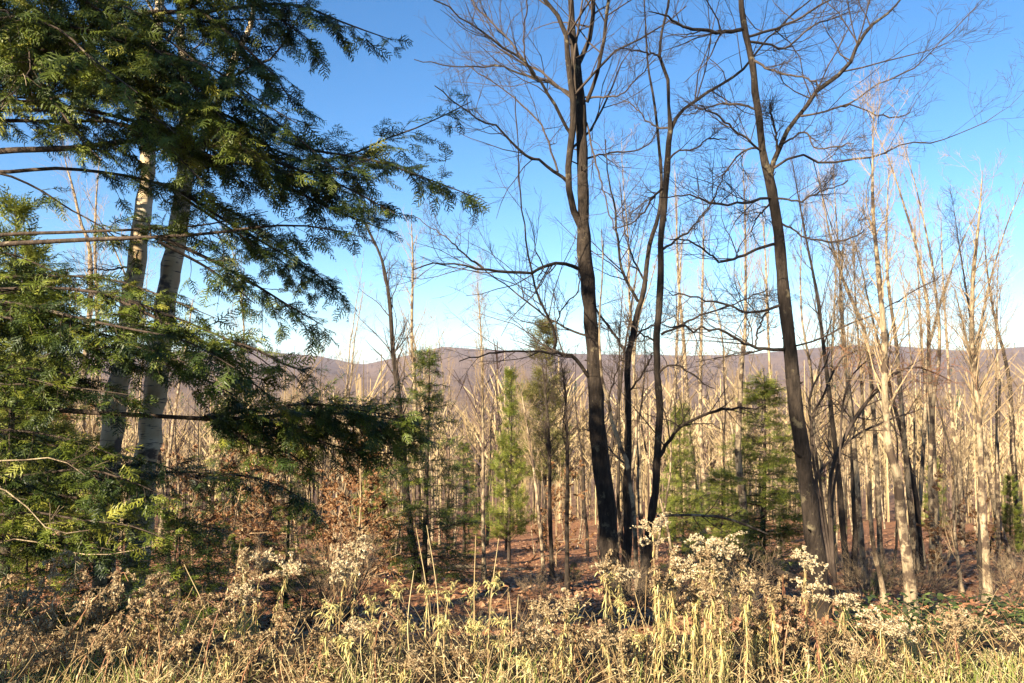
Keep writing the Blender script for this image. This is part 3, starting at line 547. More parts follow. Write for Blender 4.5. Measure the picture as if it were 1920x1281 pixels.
# ------------------------------------------------------------------ needle sprays
def sprig(seed, nt=14):
    """one flat spray of needles, 1 long along +X in the XY plane"""
    rg = np.random.default_rng(seed); tv, tt = [], []
    def blade(a, b, w):
        a = np.array(a, float); b = np.array(b, float); n = len(tv); d = b - a; s = np.array([-d[1], d[0], rg.normal(0, .3) * np.linalg.norm(d)]); s = s / np.linalg.norm(s) * w
        tv.extend([a - s, a + s, b]); tt.append((n, n + 1, n + 2))
    blade((0, 0, 0), (1, 0, 0), .02)
    for k in range(nt):
        t = (k + .6) / nt; sd = 1 if k % 2 else -1; l = (.40 * (1 - t) ** .7 + .12) * rg.uniform(.6, 1.15)
        a = (t * .92, 0, 0); ang = rg.uniform(.6, 1.1); e = (a[0] + l * math.cos(ang), sd * l * math.sin(ang), rg.normal(-.05, .07)); blade(a, e, .030)
        for f in (.35, .7):
            am = np.array(a) * (1 - f) + np.array(e) * f; ang2 = ang + (.6 if f < .5 else -.6) * rg.uniform(.6, 1.3); l2 = l * .45
            blade(am, am + np.array([l2 * math.cos(ang2), sd * l2 * math.sin(ang2), rg.normal(-.03, .04)]), .024)
    return np.array(tv), np.array(tt)
SPR = [sprig(s) for s in (1, 2, 3)]; SPR_FAR = [sprig(s, 8) for s in (4, 5, 6)]
def put_sprigs(m, pos, fwd, nrm, size, tint, rg, SPR=SPR):
    B = len(pos); f = norm(fwd); n = norm(nrm - f * (nrm * f).sum(-1, keepdims=True)); s = np.cross(n, f)
    Mx = np.stack([f, s, n], -1) * np.broadcast_to(size, (B,))[:, None, None]
    k = rg.integers(0, 3, B)
    for q in range(3):
        w = k == q; m.stamp(*SPR[q], Mx[w], pos[w], np.broadcast_to(tint, (B,))[w])
def bough(path, r0, width, seed, start=.2, dens=11., ssz=.135, step=.05, droop=-.05, parent=None, origin=(0, 0, 0), bark='hembark', tint=(.2, .95)):
    """one evergreen bough along a 3-D path: wood with side twigs, and the needles it carries"""
    rg = np.random.default_rng(seed); pts = resample(path, 22); Lm = np.linalg.norm(np.diff(pts, axis=0), axis=1).sum()
    rad = r0 * (1 - np.linspace(0, 1, 22)) ** .8 + .003
    wood = MB(); wood.tubes(pts, rad, 7)
    n = max(8, int(dens * Lm * (1 - start) * 2)); t = np.sort(rg.uniform(start, .985, n)); idx = np.zeros(n, int)
    p, tan, r = sample(pts[None], rad[None], idx, t)
    side = norm(np.cross(tan, np.array([0, 0, 1.]))) * np.where(np.arange(n) % 2, 1., -1.)[:, None]
    a = rg.uniform(.65, 1.15, n)[:, None]
    d = np.cos(a) * tan + np.sin(a) * side + np.stack([np.zeros(n), np.zeros(n), rg.normal(-.14, .36, n)], -1)
    u = (t - start) / (1 - start)
    L = width * (.35 + .65 * np.minimum(u / .3, 1)) * (1 - u) ** .55 * rg.uniform(.5, 1.15, n) + .10
    lp, lr = grow(p, d, L, np.clip(r * .35, .002, .009), .0015, 6, .10, droop, rg); wood.tubes(lp, lr, 3)
    cnt = np.maximum(2, (L / step).astype(int)); ii = np.repeat(np.arange(n), cnt); tt = rg.uniform(.12, 1., len(ii))
    q, tn, _ = sample(lp, lr, ii, tt)
    sd = norm(np.cross(tn, np.array([0, 0, 1.]))) * rg.choice([-1., 1.], len(ii))[:, None]
    a = rg.uniform(.15, .95, len(ii))[:, None]
    fwd = np.cos(a) * tn + np.sin(a) * sd + np.stack([np.zeros(len(ii)), np.zeros(len(ii)), rg.normal(-.12, .2, len(ii))], -1)
    nr = np.array([0, 0, 1.]) + rg.normal(0, .5, (len(ii), 3))
    need = MB(); put_sprigs(need, q, fwd, nr, ssz * rg.uniform(.4, 1.45, len(ii)), np.clip(rg.normal(.48, .2, len(ii)) + rg.normal(0, .12) + .1 * (tt - .5), 0, 1), rg)
    wo = wood.build('bough', M[bark], parent, origin); need.build('needles', M['hemlock'], wo, origin, smooth=False)
    return wo

# ------------------------------------------------------------------ the big hemlock whose trunk stands just left of the picture
HX, HY = -5.3, 6.6
hb = np.array([HX, HY, float(ground(HX, HY))])
hem = thing('hemlock_tree', 'big hemlock reaching in from the left with long layered needle boughs before the birches', 'tree', hb)
tz = np.linspace(-.4, 10.8, 40); rt = .30 * (1 - np.clip(tz, 0, 10.8) / 11) + .02 + .12 * np.exp(-np.maximum(tz, 0) / .4)
m = MB(); m.tubes(np.stack([HX + .05 * np.sin(tz * .7), HY + .05 * np.cos(tz * .5), hb[2] + tz], -1)[None], (rt[:, None] * (1 + rng.normal(0, .05, (40, 14))))[None], 14); m.build('trunk', M['hembark'], hem, hb)
def hpath(pix, d0, d1):
    """a bough traced in the photograph, joined back to the hemlock trunk"""
    n = len(pix); pts = [P(x, y, d0 + (d1 - d0) * k / (n - 1)) for k, (x, y) in enumerate(pix)]
    if pix[0][0] >= 200: return np.array(pts)              # a side bough that leaves another bough
    st = pts[0]; z0 = st[2] + .25 * np.hypot(st[0] - HX, st[1] - HY) * .5
    return np.array([[HX, HY, z0]] + pts)
#   path pixels, depth at the left edge, depth at tip, radius, side width, start, density
HB = [([(-60, 462), (0, 458), (150, 450), (300, 444), (400, 437), (500, 424), (590, 425), (680, 445)], 6.0, 5.6, .030, .40, .60, 10),
      ([(-40, 285), (0, 282), (130, 278), (230, 266), (300, 264), (380, 270), (470, 290), (560, 318), (650, 352), (740, 400)], 6.2, 5.6, .036, .55, .42, 12),
      ([(-40, 758), (0, 758), (120, 770), (250, 778), (400, 785), (520, 780), (620, 775), (720, 783), (815, 800)], 6.3, 6.6, .034, .50, .60, 26),
      ([(300, 781), (420, 790), (540, 800), (640, 795), (730, 812), (790, 830)], 6.6, 6.9, .012, .45, .15, 20), ([(380, 784), (480, 768), (580, 758), (680, 770), (760, 785)], 6.4, 6.3, .012, .42, .15, 20),
      ([(480, 783), (560, 812), (640, 840), (700, 850), (760, 850)], 6.4, 6.5, .010, .35, .12, 18),
      ([(-40, 230), (0, 226), (120, 228), (220, 230), (320, 262), (420, 300)], 6.5, 7.2, .026, .5, .35, 11),
      ([(-30, 322), (40, 320), (120, 316), (250, 332), (340, 360), (440, 400), (540, 470), (600, 520)], 6.6, 6.8, .022, .5, .45, 12),
      ([(20, 130), (130, 68), (250, 26), (390, 22), (470, 10), (560, 10), (650, 45), (735, 75)], 6.2, 5.6, .034, .45, .35, 12),
      ([(100, 120), (260, 150), (420, 215), (560, 275), (700, 300), (800, 335), (905, 375)], 6.0, 5.8, .026, .55, .3, 12),
      ([(120, 200), (300, 240), (480, 290), (620, 300), (720, 262), (800, 232), (885, 190)], 6.4, 6.2, .024, .5, .45, 12),
      ([(80, 60), (250, 100), (400, 150), (480, 205), (560, 260), (640, 330)], 5.8, 5.4, .022, .6, .2, 13),
      ([(-20, 40), (90, 60), (180, 120), (250, 190), (330, 250)], 5.6, 5.0, .022, .55, .15, 13),
      ([(-20, -60), (120, -20), (260, 40), (360, 110), (430, 180)], 5.9, 5.3, .022, .6, .15, 13),
      ([(0, -150), (200, -100), (380, -40), (500, 20), (600, 90)], 6.2, 5.8, .024, .6, .2, 12),
      ([(-30, 100), (40, 130), (100, 190), (150, 260), (190, 300)], 5.4, 5.0, .018, .45, .1, 12),
      ([(-40, 180), (60, 190), (160, 170), (260, 150), (340, 180), (420, 250)], 7.0, 7.6, .020, .55, .2, 12),
      ([(-40, 545), (0, 543), (100, 540), (200, 552), (300, 585), (400, 625), (470, 660), (530, 705)], 5.9, 5.7, .024, .50, .30, 14),
      ([(-40, 560), (60, 575), (160, 600), (260, 620), (350, 640), (440, 690)], 5.5, 5.0, .020, .50, .2, 13),
      ([(0, 610), (100, 640), (220, 655), (330, 690), (420, 730), (480, 770)], 6.2, 6.2, .020, .42, .35, 12),
      ([(-40, 680), (40, 690), (120, 700), (190, 730), (230, 760)], 6.0, 5.8, .020, .40, .2, 13),
      ([(-40, 715), (60, 720), (150, 728), (240, 740)], 5.6, 5.4, .016, .3, .3, 12),
      ([(300, 444), (400, 490), (480, 535), (540, 572), (605, 610)], 5.8, 6.3, .016, .42, .3, 13),
      ([(340, 360), (430, 418), (520, 470), (600, 520), (650, 560)], 6.8, 7.0, .016, .4, .35, 11),
      ([(425, 279), (540, 350), (640, 400), (720, 430)], 5.85, 5.9, .016, .4, .5, 12),
      ([(-40, 800), (60, 810), (150, 830), (230, 860)], 5.8, 5.6, .018, .4, .2, 12),
      ([(-40, 890), (60, 890), (160, 880), (250, 905), (330, 940)], 6.0, 5.8, .018, .42, .3, 13),
      ([(-40, 925), (100, 928), (220, 948), (330, 972), (430, 1000)], 6.4, 6.6, .016, .45, .2, 11),
      ([(100, 860), (220, 885), (350, 885), (470, 895), (550, 925), (612, 985)], 6.8, 7.4, .016, .42, .3, 11),
      ([(-40, 830), (80, 842), (180, 850), (290, 868), (380, 905)], 6.5, 6.7, .016, .4, .2, 11),
      ([(-40, 1010), (60, 1005), (150, 1020), (230, 1035)], 6.3, 6.2, .014, .35, .2, 11),
      ([(-40, 960), (60, 960), (150, 975), (240, 985), (310, 1010)], 5.9, 5.6, .016, .35, .3, 12),
      ([(400, 785), (440, 812), (480, 835), (540, 850), (580, 880)], 6.45, 6.5, .014, .35, .4, 12),
      ([(-30, 470), (30, 480), (80, 500), (140, 530), (170, 545)], 6.3, 6.6, .014, .2, .6, 8),
      ([(-30, 320), (60, 348), (130, 392), (190, 425), (260, 480)], 6.2, 6.8, .016, .2, .65, 8),
      ([(60, -40), (200, 30), (300, 100), (380, 180), (430, 240), (470, 300)], 5.5, 5.0, .020, .55, .2, 13),
      ([(40, 90), (160, 140), (260, 210), (330, 290), (380, 340)], 5.2, 4.9, .018, .5, .2, 13),
      ([(200, -100), (360, 10), (460, 90), (520, 150), (560, 215)], 6.0, 5.6, .018, .5, .25, 13),
      ([(-20, 10), (60, 30), (150, 50), (230, 80), (300, 130)], 6.8, 7.2, .018, .55, .15, 12),
      ([(200, 553), (300, 600), (380, 640), (450, 700), (510, 745)], 5.82, 5.6, .014, .4, .35, 13),
      ([(420, 636), (480, 656), (530, 682), (570, 696)], 5.76, 5.8, .012, .3, .5, 12),
      ([(-20, 20), (30, 60), (60, 110), (40, 160), (-10, 200)], 5.0, 4.6, .016, .4, .1, 12)]
rgh = np.random.default_rng(71)
for k, (pix, d0, d1, r0, w, s0, den) in enumerate(HB):
    bough(hpath(pix, d0, d1), r0 * .8, w, 700 + k, s0, den * .97, parent=hem, origin=hb)
    if k in (1, 2, 3, 4, 5, 6, 7, 21) or k >= 27: continue
    dy = rgh.uniform(18, 46) * rgh.choice([-1, 1]); f = rgh.uniform(.72, .92); n = max(3, int(len(pix) * f)); dd = rgh.uniform(.3, .8) * rgh.choice([-1, 1])   # a thinner bough of the same tier
    if pix[0][1] > 700: dy = abs(dy) * .8
    px2 = [(x + rgh.normal(0, 8), y + dy * (.3 + .7 * i / n) + rgh.normal(0, 5)) for i, (x, y) in enumerate(pix[:n])]
    bough(hpath(px2, d0 + dd, d1 + dd), r0 * .6, w * .85, 760 + k, s0 if pix[0][0] >= 200 else min(s0 + .05, .6), den * .82, parent=hem, origin=hb)
# its boughs out of the picture: left, behind and above
rg = np.random.default_rng(77); proto = []
for k in range(4):
    L = 3.6; s = np.linspace(0, 1, 8); path = np.stack([s * L, .25 * np.sin(s * 3 + k), .25 * s - .9 * s ** 2], -1)
    proto.append(bough(path, .03, .8, 800 + k, .15, 8, ssz=.24, step=.12, parent=hem))
first = [True] * 4
for k in range(40):
    z = .8 + 9.2 * ((k + .5) / 40); a = rg.uniform(0, 6.28)
    right = math.cos(a) > -.1
    if z < 7.2: a = rg.uniform(1.75, 3.1)
    if k in (2, 3, 4, 5, 6): a = rg.uniform(4.25, 4.7)          # the low boughs that shade the left weeds
    q = k % 4; s = (1.2 - .85 * z / 10.5) * rg.uniform(.85, 1.15)
    o = proto[q]
    if first[q]: first[q] = False
    else:
        c = o.copy(); COL.objects.link(c); c.parent = hem
        for ch in o.children:
            e = ch.copy(); COL.objects.link(e); e.parent = c
        o = c
    o.location = (0, 0, z); o.rotation_euler = (0, rg.uniform(-.15, .2), a); o.scale = (s,) * 3

# an unseen second hemlock, added further left to shade the maples
x2, y2 = -10.25, -5.3
hem2 = thing('hemlock_tree', 'tall unseen hemlock added outside the left edge to shade the maples', 'tree', (x2, y2, 0.))
tz = np.linspace(-.4, 20, 30); m = MB(); m.tubes(np.stack([0 * tz, 0 * tz, tz], -1), .35 * (1 - np.clip(tz, 0, 20) / 20.5) + .02, 12); m.build('trunk', M['hembark'], hem2)
for k in range(84):
    z = 10.8 + 9.1 * (k + .5) / 84; s = (.80 - .5 * (z - 10.8) / 9.5) * rg.uniform(.8, 1.1); o = proto[k % 4]
    c = o.copy(); COL.objects.link(c); c.parent = hem2; c.location = (0, 0, z); c.rotation_euler = (0, rg.uniform(-.15, .2), k * 2.4); c.scale = (s,) * 3
    for ch in o.children:
        e = ch.copy(); COL.objects.link(e); e.parent = c

# ------------------------------------------------------------------ birches
def birch(label, trunk, d, seed, limbs):
    return traced_tree('birch_tree', label, 'tree', d, trunk, limbs, M['birch'], M['twig'], seed, nside=16, flare=1.25, levels=[(7, .4, .5, 1.1, 6, .2), (4, .5, .45, 1., 5, .2), (3, .5, .4, .9, 4, .25)])
birch('pale golden birch at left, sunlit bark with dark bands, seen through hemlock boughs',
      [(196, 1062, 44), (200, 1000, 41), (204, 920, 40), (210, 830, 41), (222, 740, 40), (236, 640, 37), (250, 540, 36), (262, 450, 34), (268, 380, 32), (276, 300, 29), (284, 220, 26), (292, 120, 22), (300, 0, 17), (310, -150, 12), (320, -350, 5)], 8.2, 41,
      [(.8, (290, 120, 8), (340, 40, 7), (400, -40, 5), (460, -140, 3)), (-.6, (296, 40, 7), (250, -50, 5), (200, -150, 3)), (.6, (255, 500, 5), (210, 505, 4), (160, 508, 2)), (1., (284, 210, 6), (330, 150, 5), (380, 70, 3))])
birch('darker shaded birch right beside the golden birch, white only low down on its right side',
      [(250, 1062, 50), (262, 980, 46), (272, 880, 45), (283, 790, 44), (296, 700, 42), (308, 600, 40), (322, 500, 38), (336, 430, 36), (344, 350, 32), (350, 270, 27), (345, 180, 20), (340, 60, 15), (338, -80, 11), (335, -260, 4)], 8.6, 42,
      [(.5, (346, 350, 22), (366, 300, 20), (392, 240, 18), (425, 150, 16), (455, 80, 13), (480, 0, 10), (510, -120, 6), (530, -220, 3)), (-.8, (340, 60, 7), (290, -20, 5), (250, -110, 3)), (.8, (480, 10, 6), (540, -40, 5), (600, -90, 3))])

# ------------------------------------------------------------------ smaller evergreens
def conifer(name, seed, H, Rb, nb, ssz, mat, first_z=.05, droop=-.03, sweep=0., dens=9., step=.14, power=.8, bark='hembark', trunk_r=None, upk=.0):
    rg = np.random.default_rng(seed); root = thing(name, None, None)
    z = np.linspace(-.3, H, 20); r = (trunk_r or H * .012) * (1 - np.clip(z, 0, H) / H) + .006
    m = MB(); m.tubes(np.stack([.02 * H * np.sin(z / H * 3 + seed) * .3, .01 * H * np.cos(z / H * 4), z], -1), r, 7); wood = m
    t = np.sort(rg.uniform(first_z, .985, nb)); a = np.arange(nb) * 2.399 + rg.normal(0, .3, nb)
    L = Rb * ((1 - t) ** power) * rg.uniform(.35, 1.3, nb) + .05 * Rb
    d = np.stack([np.cos(a), np.sin(a), rg.normal(.15, .12, nb) + upk + .6 * t ** 3], -1)
    lp, lr = grow(np.stack([0 * a, 0 * a, t * H], -1), d, L, np.clip(L * .012, .004, .03), .002, 7, .06, droop, rg); wood.tubes(lp, lr, 4)
    cnt = np.maximum(3, (L * dens).astype(int)); ii = np.repeat(np.arange(nb), cnt); tt = rg.uniform(.12, .95, len(ii)); p, tn, _ = sample(lp, lr, ii, tt)
    sd = norm(np.cross(tn, np.array([0, 0, 1.]))) * rg.choice([-1., 1.], len(ii))[:, None]; b = rg.uniform(.5, 1.1, len(ii))[:, None]
    L2 = (L[ii] * .33 * (1.15 - tt) + .06) * rg.uniform(.6, 1.2, len(ii))
    kp, kr = grow(p, np.cos(b) * tn + np.sin(b) * sd + np.stack([0 * tt, 0 * tt, rg.normal(-.05, .2, len(ii))], -1), L2, .004, .002, 4, .08, droop, rg); wood.tubes(kp, kr, 3)
    c2 = np.maximum(3, (L2 / step * 1.15).astype(int)); jj = np.repeat(np.arange(len(ii)), c2); ts = rg.uniform(.1, 1, len(jj)); q, tq, _ = sample(kp, kr, jj, ts)
    fwd = tq + rg.normal(0, .45, (len(jj), 3)) + np.array([0, 0, sweep]); nr = np.array([0, 0, 1.]) + rg.normal(0, .45, (len(jj), 3))
    need = MB(); put_sprigs(need, q, fwd, nr, ssz * 1.25 * rg.uniform(.6, 1.3, len(jj)), np.clip(rg.normal(.5, .22, len(jj)), 0, 1), rg, SPR_FAR)
    wood.build('trunk', M[bark], root); need.build('crown', M[mat], root, smooth=False)
    return root
def at(px, d): x = (px - 960) / FPX * d; return (x, d, float(ground(x, d)))
def top_scale(px, py_top, d, H): x, y, z = at(px, d); return (P(px, py_top, d)[2] - z) / H
EV = {'hem': conifer('hemlock_sapling', 61, 5., 1.15, 120, .18, 'hemlock', step=.10), 'hem2': conifer('hemlock_tree', 62, 7., 1.9, 170, .24, 'pine', dens=8., step=.13),
      'pine': conifer('pine_tree', 63, 8., 1.6, 110, .34, 'pine', .1, .03, .6, 6., .2, .7, upk=.25), 'small': conifer('hemlock_sapling', 64, 1.6, .75, 40, .15, 'hemlock', .1, -.06, 0, 12., .09),
      'pinetop': conifer('pine_tree', 65, 8., 1.4, 130, .30, 'browntop', .3, .02, .4, 6., .2, .6, upk=.2)}
EVU = {}
def ever(kind, px, top, d, wide, label, cat='tree', group=None, rz=0.):
    o = EV[kind]; H = {'hem': 5., 'hem2': 7., 'pine': 8., 'small': 1.6, 'pinetop': 8.}[kind]; s = top_scale(px, top, d, H); loc = at(px, d)
    if kind not in EVU: EVU[kind] = 1; tag(o, label, cat, group); o.location = loc; o.rotation_euler = (0, 0, rz); o.scale = (s * wide, s * wide, s)
    else: copy_tree(o, loc, rz, s * wide, s, label, cat, group)
ever('hem', 802, 655, 15., 1.05, 'narrow dark hemlock with ragged tips left of centre, standing before the ridge', rz=.4)
ever('pinetop', 1022, 606, 30., 1.0, 'tall pine with browned orange-tinged top left of the big forked maple', rz=1.)
ever('pine', 957, 700, 24., .8, 'yellow-green pine beside the brown-topped pine, lower than it', rz=2.)
ever('hem2', 1428, 690, 21., 1.3, 'light green bushy hemlock behind the trunks left of the leaning maple', rz=.2)
ever('hem2', 1350, 870, 18., 1.6, 'low dark green hemlock at the foot of the light green one', rz=2.2)
ever('hem2', 1275, 745, 30., .8, 'pale green evergreen glimpsed just right of the straight thin maple', rz=4.)
ever('hem', 870, 830, 27., 1.3, 'small dark hemlock at the back edge of the leafy clearing', rz=3.)
ever('hem2', 700, 800, 34., .9, 'green hemlock in the thicket behind the copper-leaved beeches', rz=1.4)
ever('pine', 1885, 895, 24., 1.2, 'dull green pine half hidden by trunks at the right edge', rz=1.9)
ever('pine', 1745, 860, 38., 1.1, 'green pine far back between the tall pale trees', rz=.9)
ever('pine', 20, 385, 13., 1.0, 'soft teal pine at the left edge behind the hemlock boughs', rz=.6)
ever('pine', 60, 470, 17., 1.1, 'second soft pine behind the one at the left edge', rz=2.9)
ever('hem2', 90, 640, 14., 1.1, 'dark hemlock standing in shade left of the golden birch', rz=3.2)
ever('hem', 545, 860, 9.6, 1.25, 'shaded blue-green hemlock sapling right of the birches', 'sapling', rz=.7)
ever('small', 345, 975, 6.3, 1.3, 'sunlit bright green hemlock sapling at the foot of the shaded birch', 'sapling', rz=.3)
ever('small', 60, 1000, 6.2, 1.4, 'low hemlock sapling in the shade at the left edge', 'sapling', rz=1.8)
ever('small', 215, 950, 7.2, 1.3, 'low hemlock sapling before the foot of the golden birch', 'sapling', rz=2.6)
ever('small', 400, 985, 7.3, 1.3, 'dark hemlock sapling right of the shaded birch foot', 'sapling', rz=4.4)
ever('small', 1643, 1060, 12.5, .9, 'tiny bright green pine seedling among the pale trunks at right', 'seedling', rz=.4)
ever('small', 1075, 1055, 16, 1.2, 'small dark evergreen seedling on the leaf litter left of the big maple', 'seedling', rz=5.)
ever('hem', 440, 700, 26, 1., 'dim green hemlock behind the second birch', 'tree', rz=5.)

# ------------------------------------------------------------------ copper-leaved beech saplings
def beech(seed, H, nl):
    rg = np.random.default_rng(seed); root = thing('beech_sapling', None, None)
    pts, rad = grow(np.array([[0, 0, -.2]]), np.array([[.05, 0, 1.]]), H, .022, .004, 14, .06, .04, rg)
    w = MB(); w.tubes(pts, rad, 6); p, d, L, r = spawn(pts, rad, 26, .12, .97, .8, 1.35, .34, .05, .5, rg, .003)
    lp, lr = grow(p, d, L, r, r * .4, 6, .1, .03, rg); w.tubes(lp, lr, 4)
    p, d, L, r = spawn(lp, lr, 6, .2, 1, .5, 1., .4, 0, .5, rg, .002); kp, kr = grow(p, d, L, r, r * .5, 4, .1, 0, rg); w.tubes(kp, kr, 3)
    w.build('trunk', M['paletwig'], root)
    q, tn, _ = sample(kp, kr, rg.integers(0, len(kp), nl), rg.uniform(.1, 1, nl))
    m = MB(); m.ribbons(q, tn + rg.normal(0, .5, (nl, 3)) + np.array([0, 0, -.3]), rg.normal(0, 1, (nl, 3)), rg.uniform(.04, .075, nl), rg.uniform(.022, .038, nl), .15, 3, np.clip(rg.normal(.5, .25, nl), 0, 1), [.3, 1, .1])
    m.build('crown', M['copper'], root, smooth=False); return root
BE = [beech(201, 2.6, 2400), beech(202, 3.4, 3200)]; beu = [0, 0]
for k, (px, d, s, lab) in enumerate([
    (655, 15, 1.0, 'copper-leaved beech sapling densest of the group left of the clearing'), (620, 17, .9, 'copper-leaved beech sapling behind the blue-green hemlock sapling'),
    (700, 16.5, .85, 'copper-leaved beech sapling touching the dark left-centre trunk'), (575, 20, 1.0, 'pale copper beech sapling half hidden by the low bough'),
    (735, 21, .7, 'small copper beech sapling right behind the dark left-centre trunk'), (430, 20, 1.1, 'copper beech sapling lit between birch and low bough'),
    (490, 22, 1.0, 'copper beech sapling right of the thin leaning pole'), (370, 24, 1.0, 'copper beech sapling far back right of the shaded birch'),
    (1750, 19, .8, 'pinkish leaved beech sapling between the tall pale trees at right'), (1040, 24, .9, 'dull copper beech sapling behind the slim dark poles'),
    (1830, 22, .7, 'low copper beech sapling behind the vase-crowned tree'), (100, 19, 1.1, 'copper beech sapling in the shade left of the birches'), (530, 26, 1.1, 'far copper beech sapling beneath the low hemlock bough')]):
    b = BE[k % 2]
    if not beu[k % 2]: beu[k % 2] = 1; tag(b, lab, 'sapling', 'copper-leaved beech saplings'); s *= 1.25; b.location = at(px, d); b.scale = (s, s, s)
    else: copy_tree(b, at(px, d), k * 1.3, s * 1.25, s * 1.25, lab, 'sapling', 'copper-leaved beech saplings')

# ------------------------------------------------------------------ low twiggy shrubs, fallen log, vines
shr = None; rg = np.random.default_rng(55)
def shrub_proto():
    rg = np.random.default_rng(210); root = thing('twiggy_shrub', None, None); n = 16; m = MB()
    a = rg.uniform(0, 6.3, n); d = np.stack([np.cos(a) * .5, np.sin(a) * .5, np.ones(n)], -1)
    pts, rad = grow(np.stack([np.cos(a) * .08, np.sin(a) * .08, -.1 + 0 * a], -1), d, rg.uniform(.7, 1.5, n), .007, .003, 8, .13, .02, rg); m.tubes(pts, rad, 4); m.build('stem', M['twig'], root)
    m = MB(); branch_out(pts, rad, rg, [(8, .45, .4, 1., 5, .2), (4, .5, .4, 1., 4, .2)], m); tag(m.build('twig_spray', M['paletwig'], root), kind='stuff'); return root
shr = shrub_proto(); su = 0
SHX = rg.uniform(560, 1930, 40); SHL = {}; cnt = {}
for k in np.argsort(SHX):
    zone = 'left of the big forked maple' if SHX[k] < 1130 else ('between the two big maples' if SHX[k] < 1520 else 'right of the leaning maple')
    cnt[zone] = cnt.get(zone, -1) + 1; SHL[int(k)] = 'low twiggy shrub, %s from left among those %s' % ((ORD + 'seventeenth eighteenth nineteenth twentieth'.split())[min(cnt[zone], 19)], zone)
for k in range(40):
    px = SHX[k]; d = rg.uniform(8.2, 18); s = rg.uniform(.4, .9)
    if 780 < px < 1100: s *= .6
    zone = 'left of the big forked maple' if px < 1130 else ('between the two big maples' if px < 1520 else 'right of the leaning maple')
    kw = dict(label=SHL[k], cat='shrub', group='twiggy shrubs ' + zone)
    if not su: su = 1; tag(shr, kw['label'], 'shrub', kw['group']); shr.location = at(px, d); shr.scale = (s, s, s)
    else: copy_tree(shr, at(px, d), rg.uniform(0, 6), s, s, **kw)
def one_limb(name, label, cat, path, bark, seed, levels=None, n=9):
    """a single woody piece lying or leaning: path = (px, py, depth, width px)"""
    rg = np.random.default_rng(seed); p = resample(np.array([np.append(P(a, b, d), w * .5 * d / FPX) for a, b, d, w in path]), 20)
    root = thing(name, label, cat, p[0, :3]); m = MB(); m.tubes(p[None, :, :3], (p[:, 3:4] * (1 + rg.normal(0, .06, (20, n))))[None], n); m.build('wood', M[bark], root, p[0, :3])
    m = MB(); branch_out(p[None, :, :3], p[None, :, 3], rg, levels or [(7, .25, .5, 1.2, 5, .1), (3, .5, .4, 1., 4, .2)], m); tag(m.build('twig_spray', M['twig'], root, p[0, :3]), kind='stuff')
one_limb('fallen_log', 'dark fallen log sloping down to the foot of the leaning maple', 'log', [(1392, 1046, 11.5, 10), (1430, 1062, 11.3, 12), (1480, 1080, 11.0, 13), (1530, 1098, 10.8, 12)], 'maple', 301, [(4, .15, .6, 1.2, 4, .1)])
one_limb('fallen_branch', 'pale bent branch hanging level behind the white seed heads', 'branch', [(1232, 968, 11, 5), (1290, 966, 11, 5), (1350, 970, 11.2, 5), (1400, 985, 11.4, 4), (1440, 1002, 11.6, 2)], 'pale', 302)
one_limb('fallen_tree', 'grey fallen trunk lying across the leafy clearing', 'log', [(845, 1063, 18, 7), (905, 1064, 18.5, 7), (960, 1068, 19, 6), (1000, 1066, 19.4, 4)], 'pale', 303, [(5, .2, .6, 1.2, 4, .1)])
def vine():
    rg = np.random.default_rng(310)
    base = P(1566, 1092, 10.4); base[2] = float(ground(base[0], base[1])) - .03
    root = thing('vine_tangle', 'dark arching shrub draped with a tangle of vines right of the leaning maple', 'vine', base); m = MB()
    S = [[(1566, 1092, 8), (1556, 980, 7), (1560, 880, 7), (1595, 799, 7), (1616, 766, 6), (1649, 725, 6), (1666, 705, 5), (1710, 688, 4), (1750, 698, 3), (1785, 715, 2)],
         [(1562, 1092, 7), (1545, 960, 6), (1527, 905, 6), (1552, 868, 5), (1600, 820, 5), (1660, 790, 4), (1720, 770, 2)],
         [(1560, 1092, 6), (1535, 930, 5), (1520, 800, 5), (1545, 740, 4), (1566, 690, 4), (1590, 662, 3), (1630, 655, 2)],
         [(1562, 1092, 6), (1540, 920, 5), (1518, 770, 5), (1526, 720, 4), (1545, 690, 3), (1555, 660, 2)],
         [(1564, 1092, 6), (1560, 950, 5), (1575, 850, 4), (1580, 760, 4), (1600, 700, 3), (1640, 668, 2)]]
    st = []
    for k, s in enumerate(S):
        dd = rg.uniform(-.5, .6); p = resample(np.array([np.append(P(a, b, 10.4 + dd * i / len(s)), w * .5 * 10.4 / FPX) for i, (a, b, w) in enumerate(s)]), 18); p[0, :2] = base[:2]
        mm = MB(); mm.tubes(p[:, :3], p[:, 3], 6); mm.build('stem', M['twig'], root, base); st.append(p)
    st = np.stack(st); branch_out(st[:, :, :3], st[:, :, 3], rg, [(14, .26, .5, 1.2, 6, .4), (5, .45, .4, 1., 4, .2)], m, up=0.); tag(m.build('twig_spray', M['twig'], root, base), kind='stuff')
    n = 130; cx = np.concatenate([rg.uniform(1560, 1670, n // 2), rg.uniform(1660, 1790, n - n // 2)]); cy = np.where(cx < 1665, rg.normal(668, 16, n), rg.normal(700, 18, n))
    p0 = np.array([P(a, b, 10.4 + rg.normal(0, .3)) for a, b in zip(cx, cy)])
    pts, rad = grow(p0, np.stack([rg.normal(0, 1, n), rg.normal(0, .8, n), rg.normal(0, .5, n)], -1), rg.uniform(.25, .8, n), .0035, .002, 9, .4, -.05, rg)
    m = MB(); m.tubes(pts, rad, 3); tag(m.build('vine_mat', M['redstem'], root, base), kind='stuff')
vine()
